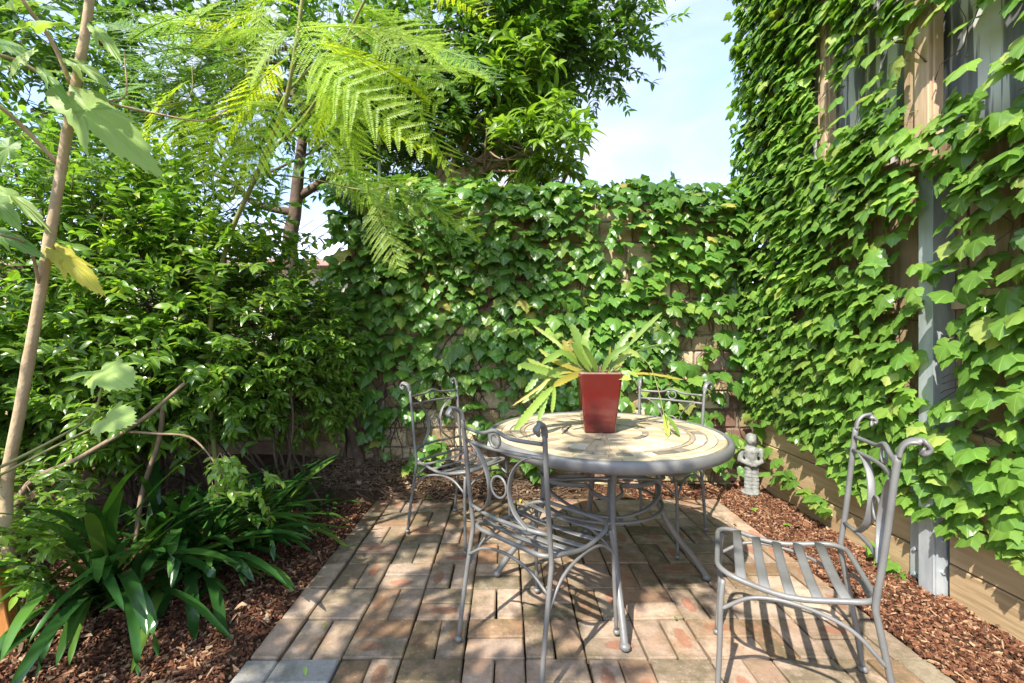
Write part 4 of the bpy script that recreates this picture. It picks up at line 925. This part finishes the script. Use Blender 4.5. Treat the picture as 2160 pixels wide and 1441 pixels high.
flimb([P(490, 420, 2.65), P(520, 372, 2.6), P(640, 375, 2.55), P(760, 400, 2.5), P(840, 390, 2.45)], .006, .003, 'green_stem'); flimb([P(600, 210, 2.5), P(520, 120, 2.5), P(470, 100, 2.5)], .007, .004)
FR = []
def fr(ax, ay, tx, ty, Y, dY, mt='fern', wd=1.0, nh=None): FR.append((P(ax, ay, Y), P(tx, ty, Y+dY), mt, wd, nh))
for a in [(640, 60, 900, 10), (650, 90, 940, 120), (640, 120, 860, 215), (650, 150, 835, 300), (640, 150, 740, 340), (720, 10, 1010, 50), (700, 90, 930, 190), (640, 20, 500, -60), (600, 60, 410, 50), (610, 120, 470, 250), (600, 200, 530, 340), (620, 60, 440, 130), (740, 80, 800, 290), (690, 180, 690, 330), (660, -20, 860, -40), (560, 30, 360, 10), (780, 60, 900, 230), (620, 30, 720, 130)]:
    fr(a[0], a[1], a[0]+(a[2]-a[0])*.9+random.gauss(0, 25), a[1]+(a[3]-a[1])*.9+random.gauss(0, 20), random.uniform(1.95, 2.7), random.uniform(-.3, .2), 'fern', random.uniform(.7, 1.05), Vector((random.gauss(0, .6), random.uniform(-1.0, -.2), random.uniform(.3, 1))))
for a in [(500, 130, 330, 105), (480, 170, 290, 160), (470, 110, 260, 60), (450, 210, 270, 210), (430, 240, 250, 300), (400, 60, 250, 130), (330, 80, 220, 20), (520, 90, 400, 30), (470, 240, 330, 330), (300, 250, 180, 330), (480, 60, 330, 10), (550, 260, 430, 330), (260, 90, 130, 60), (330, 180, 190, 150), (220, 180, 90, 120), (700, 350, 880, 360), (760, 380, 990, 385), (800, 400, 970, 480), (790, 410, 830, 540), (740, 380, 870, 440), (700, 370, 820, 420), (840, 390, 980, 430), (620, 330, 560, 420), (690, 300, 760, 390), (560, 110, 380, 170), (540, 170, 360, 260), (500, 80, 300, 30), (430, 110, 230, 110), (400, 170, 240, 230), (580, 230, 440, 320), (350, 40, 200, -10), (600, 270, 500, 380), (470, 190, 310, 200), (520, 40, 350, 70), (420, 30, 250, 40)]:
    fr(*a, random.uniform(2.3, 2.75), random.uniform(-.25, .15), 'fern_dark' if random.random() < .55 else 'fern', random.uniform(.8, 1.15), Vector((random.gauss(0, .3), random.uniform(-.7, -.1), random.uniform(.5, 1))))
for i in range(26):                                     # smaller fronds scattered through the crown
    x, y = random.uniform(420, 940), random.uniform(-30, 300); a_ = random.uniform(-.6, 2.2) if x > 640 else random.uniform(1.2, 3.6); l_ = random.uniform(110, 190)
    fr(x, y, x+math.cos(a_)*l_, y+math.sin(a_)*l_*.8, random.uniform(2.2, 3.0), random.uniform(-.3, .3), random.choice(('fern', 'fern', 'fern_dark')), random.uniform(.8, 1.1), Vector((random.gauss(0, .5), random.uniform(-1, -.1), random.uniform(.3, 1))))
for i in range(16):                                     # crown continuing above the frame
    a = Vector((random.uniform(-1.9, -.2), random.uniform(1.4, 2.9), 0)); a.z = CH+.80*a.y+random.uniform(.50, 1.2); d = rv(.5); d.z = -.15-abs(d.z)*.3
    FR.append((a, a+d.normalized()*.5, 'fern', 1.0, Vector((0, 0, 1))))
for i, (a, b, mt, wd, nh) in enumerate(FR):
    d = b-a; o = bpy.data.objects.new('frond', FRD[i % 4].me(M[mt])); col.objects.link(o); o.parent = fern; o.matrix_parent_inverse = basis(fern).inverted()
    o.matrix_basis = Matrix(frame(a, d, nh, d.length, wd).tolist())

# broad dark tree behind the wall
def px_blob(px, py, rpx, Y, wt=1, ry=None, ydepth=.7):
    r = rpx/F*Y; c = P(px, py, Y); return (tuple(c), (r, ydepth, (ry or rpx)/F*Y), wt)
def crown_tree(name, lab, base, limbs, blobs, ntw, mat, leaves, s, l, nl, bark, tr, parts=300, up_d=.4, droop=.35, keep=None, upb=.7):
    th = thing(name, lab, 'tree', base)
    sp = spline(limbs[0], 6); put('trunk', MB().tube(sp, [tr*(1-.6*k/len(sp)) for k in range(len(sp))], 9).me('trunk'), M[bark], th)
    for q in limbs[1:]:
        sp = spline(q, 6); put('limb', MB().tube(sp, [tr*.5*(1-.75*k/len(sp)) for k in range(len(sp))], 7).me('limb'), M[bark], th)
    bush(th, blobs, ntw, [limbs[0][-1]]+[tuple(q[len(q)//2]) for q in limbs[1:]], mat, leaves, s, l, nl, 40, bark, droop, tr*.16, keep, up_d, upb, parts)
    return th
Yt = 4.45
dark = crown_tree('broadleaf_tree', 'dark green broadleaf tree rising behind the stone wall against the sky', (-2.0, 4.35, 0),
    [[(-2.0, 4.35, -.2), P(612, 560, 4.35), P(622, 450, 4.35), P(634, 330, 4.35), P(650, 220, 4.4)],
     [P(622, 420, 4.35), P(690, 378, 4.4), P(780, 325, 4.45), P(880, 265, 4.5), P(960, 215, 4.5), P(1060, 150, 4.5)], [P(930, 240, 4.5), P(980, 175, 4.5), P(1010, 80, 4.5), P(1020, -40, 4.5)], [P(970, 180, 4.5), P(1080, 150, 4.5), P(1200, 110, 4.4)],
     [P(622, 450, 4.35), P(540, 430, 4.3), P(490, 385, 4.3), P(400, 350, 4.3)], [P(650, 230, 4.4), P(560, 150, 4.4), P(480, 120, 4.4), P(440, 20, 4.4)]],
    [px_blob(980, 120, 190, Yt, 2.2), px_blob(1170, 70, 130, Yt, 1.3, 90), px_blob(1280, 100, 75, Yt, .45, 55), px_blob(820, 230, 130, Yt, 1.2), px_blob(880, 315, 130, Yt, .9, 60), px_blob(760, 330, 90, Yt, .6, 60), px_blob(1060, 30, 170, Yt, 1.2), px_blob(700, 120, 190, Yt+.3, 1.3), px_blob(480, 110, 200, Yt+.2, 1.6), px_blob(330, 180, 150, Yt, .5, 80), px_blob(1230, 30, 90, Yt, .5, 60), px_blob(1090, 160, 90, Yt, .35, 40), px_blob(200, 60, 220, Yt, 1.0, 150), px_blob(60, 230, 130, 3.9, .8, 130), px_blob(20, 60, 150, 3.9, .6, 120)],
    2300, M['tree'], TRL, .105, .32, 7, 'bark_dark', .085)
mango = crown_tree('long_leaf_tree', 'bright green long leaved tree with bare grey boughs behind the wall', (-.25, 4.4, 0),
    [[(-.3, 4.4, -.2), P(960, 480, 4.3), P(930, 380, 4.3)]]+[[P(925+random.uniform(-30, 30), 385, 4.3), P(a-40, b+70, 4.25), P(a, b, 4.2)] for a, b in ((1010, 200), (1050, 190), (1080, 240), (1120, 230), (1160, 250), (1000, 260), (1060, 290), (960, 230), (1200, 330), (1110, 330))],
    [px_blob(1090, 225, 70, 4.3, 1, 40), px_blob(1140, 310, 60, 4.2, .9, 50), px_blob(1060, 200, 90, 4.5, .8), px_blob(1000, 300, 120, 4.6, .8, 60), px_blob(1190, 350, 40, 4.1, .4, 25), px_blob(1090, 355, 90, 4.4, .6, 40)],
    230, M['mango'], LNG, .18, .18, 6, 'bark', .07, droop=.8, up_d=.8)
bgs = thing('sunny_bush', 'sunlit pale green bush growing behind the low stone wall', 'bush', (-3.0, 5.2, 0))
bush(bgs, [((-3.2, 5.2, 1.3), (1.3, .4, .75), 1.5), ((-4.6, 5.2, 1.6), (1.0, .4, 1.0), 1)], 260, [(-3.0, 5.2, 0), (-4.4, 5.2, 0)], M['mango'], TRL, .12, .3, 6, 10)
# crown that shades the left of the courtyard, rooted beyond the left bed behind the camera
shade = thing('shade_tree', 'leafy tree overhanging the left bed and casting dappled shade', 'tree', (-3.4, -1.6, -.1))
sp = spline([(-3.4, -1.6, -.2), (-3.2, -1.5, 1.4), (-2.8, -1.2, 2.8), (-2.2, -.9, 3.6)], 6); put('trunk', MB().tube(sp, [.11-.06*k/len(sp) for k in range(len(sp))], 9).me('trunk'), M['bark'], shade)
bush(shade, [((-2.3, -.75, 3.35), (.8, .8, .45), 1.4), ((-1.40, -.45, 3.4), (.62, .60, .32), .75), ((-3.2, -.3, 3.2), (.8, .9, .5), 1.0), ((-2.0, .2, 3.5), (.6, .5, .3), .5)], 125, [(-2.4, -1, 3.4), (-2.8, -1.2, 2.8)], M['tree'], TRL, .13, .3, 6, 24, 'bark', br=.02)

# neighbour's house beyond the low wall, and the pole above the wall
hs = thing('neighbour_house', 'cream rendered house with pale metal roof beyond the low wall', 'house', (-7.0, 10.5, 0))
put('wall', MB().box(-11.5, -2.35, 8.6, 13, -.2, 2.62).me('wall', False), M['cream'], hs)
put('gutter', MB().box(-11.7, -2.2, 8.30, 8.50, 2.60, 2.73).me('gutter', False), M['trim'], hs)
rf = MB(); rf.add([(-11.8, 8.35, 2.735), (-2.1, 8.35, 2.735), (-2.1, 10.8, 4.1), (-11.8, 10.8, 4.1), (-2.1, 13.2, 2.735), (-11.8, 13.2, 2.735)], [(0, 1, 2, 3), (3, 2, 4, 5), (1, 4, 2), (0, 3, 5), (0, 5, 4, 1)])
rfo = put('roof', rf.me('roof', False), M['roofmetal'], hs)
for k in range(28):
    x = -11.6+k*.345; put('roof_rib', MB().add([(x, 8.35, 2.74), (x+.03, 8.35, 2.74), (x+.03, 10.8, 4.105), (x, 10.8, 4.105), (x, 8.35, 2.77), (x+.03, 8.35, 2.77), (x+.03, 10.8, 4.135), (x, 10.8, 4.135)], [(4, 5, 6, 7), (0, 1, 5, 4), (0, 4, 7, 3), (1, 2, 6, 5)]).me('roof_rib', False), M['roofmetal'], rfo)
for x in (-9.0, -6.2, -4.2):
    wn = put('window', MB().box(x, x+1.0, 8.57, 8.598, 1.0, 2.1).me('window', False), M['trim'], hs); put('pane', MB().box(x+.06, x+.94, 8.56, 8.568, 1.06, 2.04).me('pane', False), M['glass'], wn)
pole = put('pole', MB().tube([P(800, 760, 4.0), P(800, 330, 4.0), P(799, 272, 4.0)], .016, 8).ball(P(799, 270, 4.0), .018, 8, 5).me('pole'), M['galv']); tag(pole, 'thin grey steel pole standing just behind the ivy wall', 'pole')

# ------------------------------------------------------------------ small things on the ground
FL = [strip_leaf(4, .5, ell, .9, .5, .05, k+30) for k in range(4)]
spots = [(520, 1292, 'litter', .075), (555, 1255, 'litter', .065), (505, 1232, 'litter', .05), (735, 945, 'litter', .09), (852, 1058, 'litter', .035), (690, 1310, 'leaf_y', .03), (640, 1405, 'maple', .035), (1425, 1303, 'maple_dk', .035), (1098, 1052, 'leaf_y', .045), (1545, 1100, 'litter', .05), (2110, 1345, 'litter', .05), (1985, 1330, 'litter', .045), (1690, 1120, 'litter', .05), (1905, 1300, 'litter', .05)]
words = ['curled pale dry leaf on the mulch beside the strap leaves', 'dry tan leaf lying where mulch meets the brick edge', 'small dry leaf among the bark below strap leaf tips', 'large upright tan dry leaf by the ivy trunk foot', 'tiny pale petal like leaf at the back edge of the paving', 'yellow fallen leaf on a brick with a red mark', 'pale green fallen leaf on the grey paver', 'small green leaf fallen on sunlit bricks between the chairs', 'orange yellow fallen leaf behind the table legs', 'dry leaf on mulch near the statue', 'dry leaf on mulch below the lowest sleeper at the fence', 'dry leaf on mulch by the steel post base', 'dry leaf on mulch beside the paving edge behind the pulled out chair', 'dry leaf on mulch by the pulled out chair back leg']
for i, ((px, py, mt, s), wd) in enumerate(zip(spots, words)):
    g = P(px, py, F*(CH-.02)/(py-VY)); 
    if i == 3: g = Vector((-1.13, 3.40, bed_h(-1.13, 3.40)+.03))
    z = max(bed_h(g.x, g.y)+.012, .004 if (PX0 < g.x < PX1 and g.y < PYB) else -1)
    o = bpy.data.objects.new('fallen_leaf', FL[i % 4].me(M[mt])); col.objects.link(o)
    o.matrix_basis = Matrix(frame((g.x, g.y, z+s*.30), (UP*.9+rv(.3)) if i == 3 else Vector((random.gauss(0, 1), random.gauss(0, 1), .05)), Vector((0, -1, .2)) if i == 3 else UP+rv(.2), s).tolist()); tag(o, wd, 'fallen leaf', 'leaves fallen in the courtyard')
wd_spots = [(800, 912), (905, 960), (885, 1010), (1030, 985), (925, 1042), (905, 1048), (1590, 1080), (1660, 1110), (1530, 1010)]
wl = ['five leaf seedling on the bare stone left of the chairs', 'leafy seedling behind the chair seat at the wall foot', 'low seedling by the chair leg at the wall foot', 'seedling beneath the table against the wall', 'tiny clover like weed at the back paving edge', 'tiny lime weed sprouting at the back paving edge', 'tiny weed in the mulch between paving and sleepers near statue', 'small weed in the mulch along the right paving edge', 'seedling beside the statue foot']
for i, ((px, py), lab) in enumerate(zip(wd_spots, wl)):
    y = 3.50 if i in (0, 1, 2, 3, 8) else F*(CH-.02)/(py-VY); g = P(px, py, y); z = bed_h(g.x, g.y); th = thing('seedling', lab, 'seedling', (g.x, g.y, z))
    hgt = max(.03, g.z-z); n_ = 6 if i < 4 else 4; s = .062 if i < 4 else .026
    put('stem', MB().tube([(g.x, g.y, z-.01), (g.x, g.y, z+hgt)], .0018, 5).me('stem'), M['green_stem'], th)
    foliage(th, TRL, [(frame((g.x, g.y, z+hgt*random.uniform(.75, 1)), Vector((math.cos(6.28*k/n_), math.sin(6.28*k/n_)*.8-.2, random.uniform(-.1, .35))), UP+Vector((0, -.5, 0)), s*random.uniform(.8, 1.2), 1.3), k % 3) for k in range(n_)], M['ivy' if i < 4 else 'shrub_lime'])
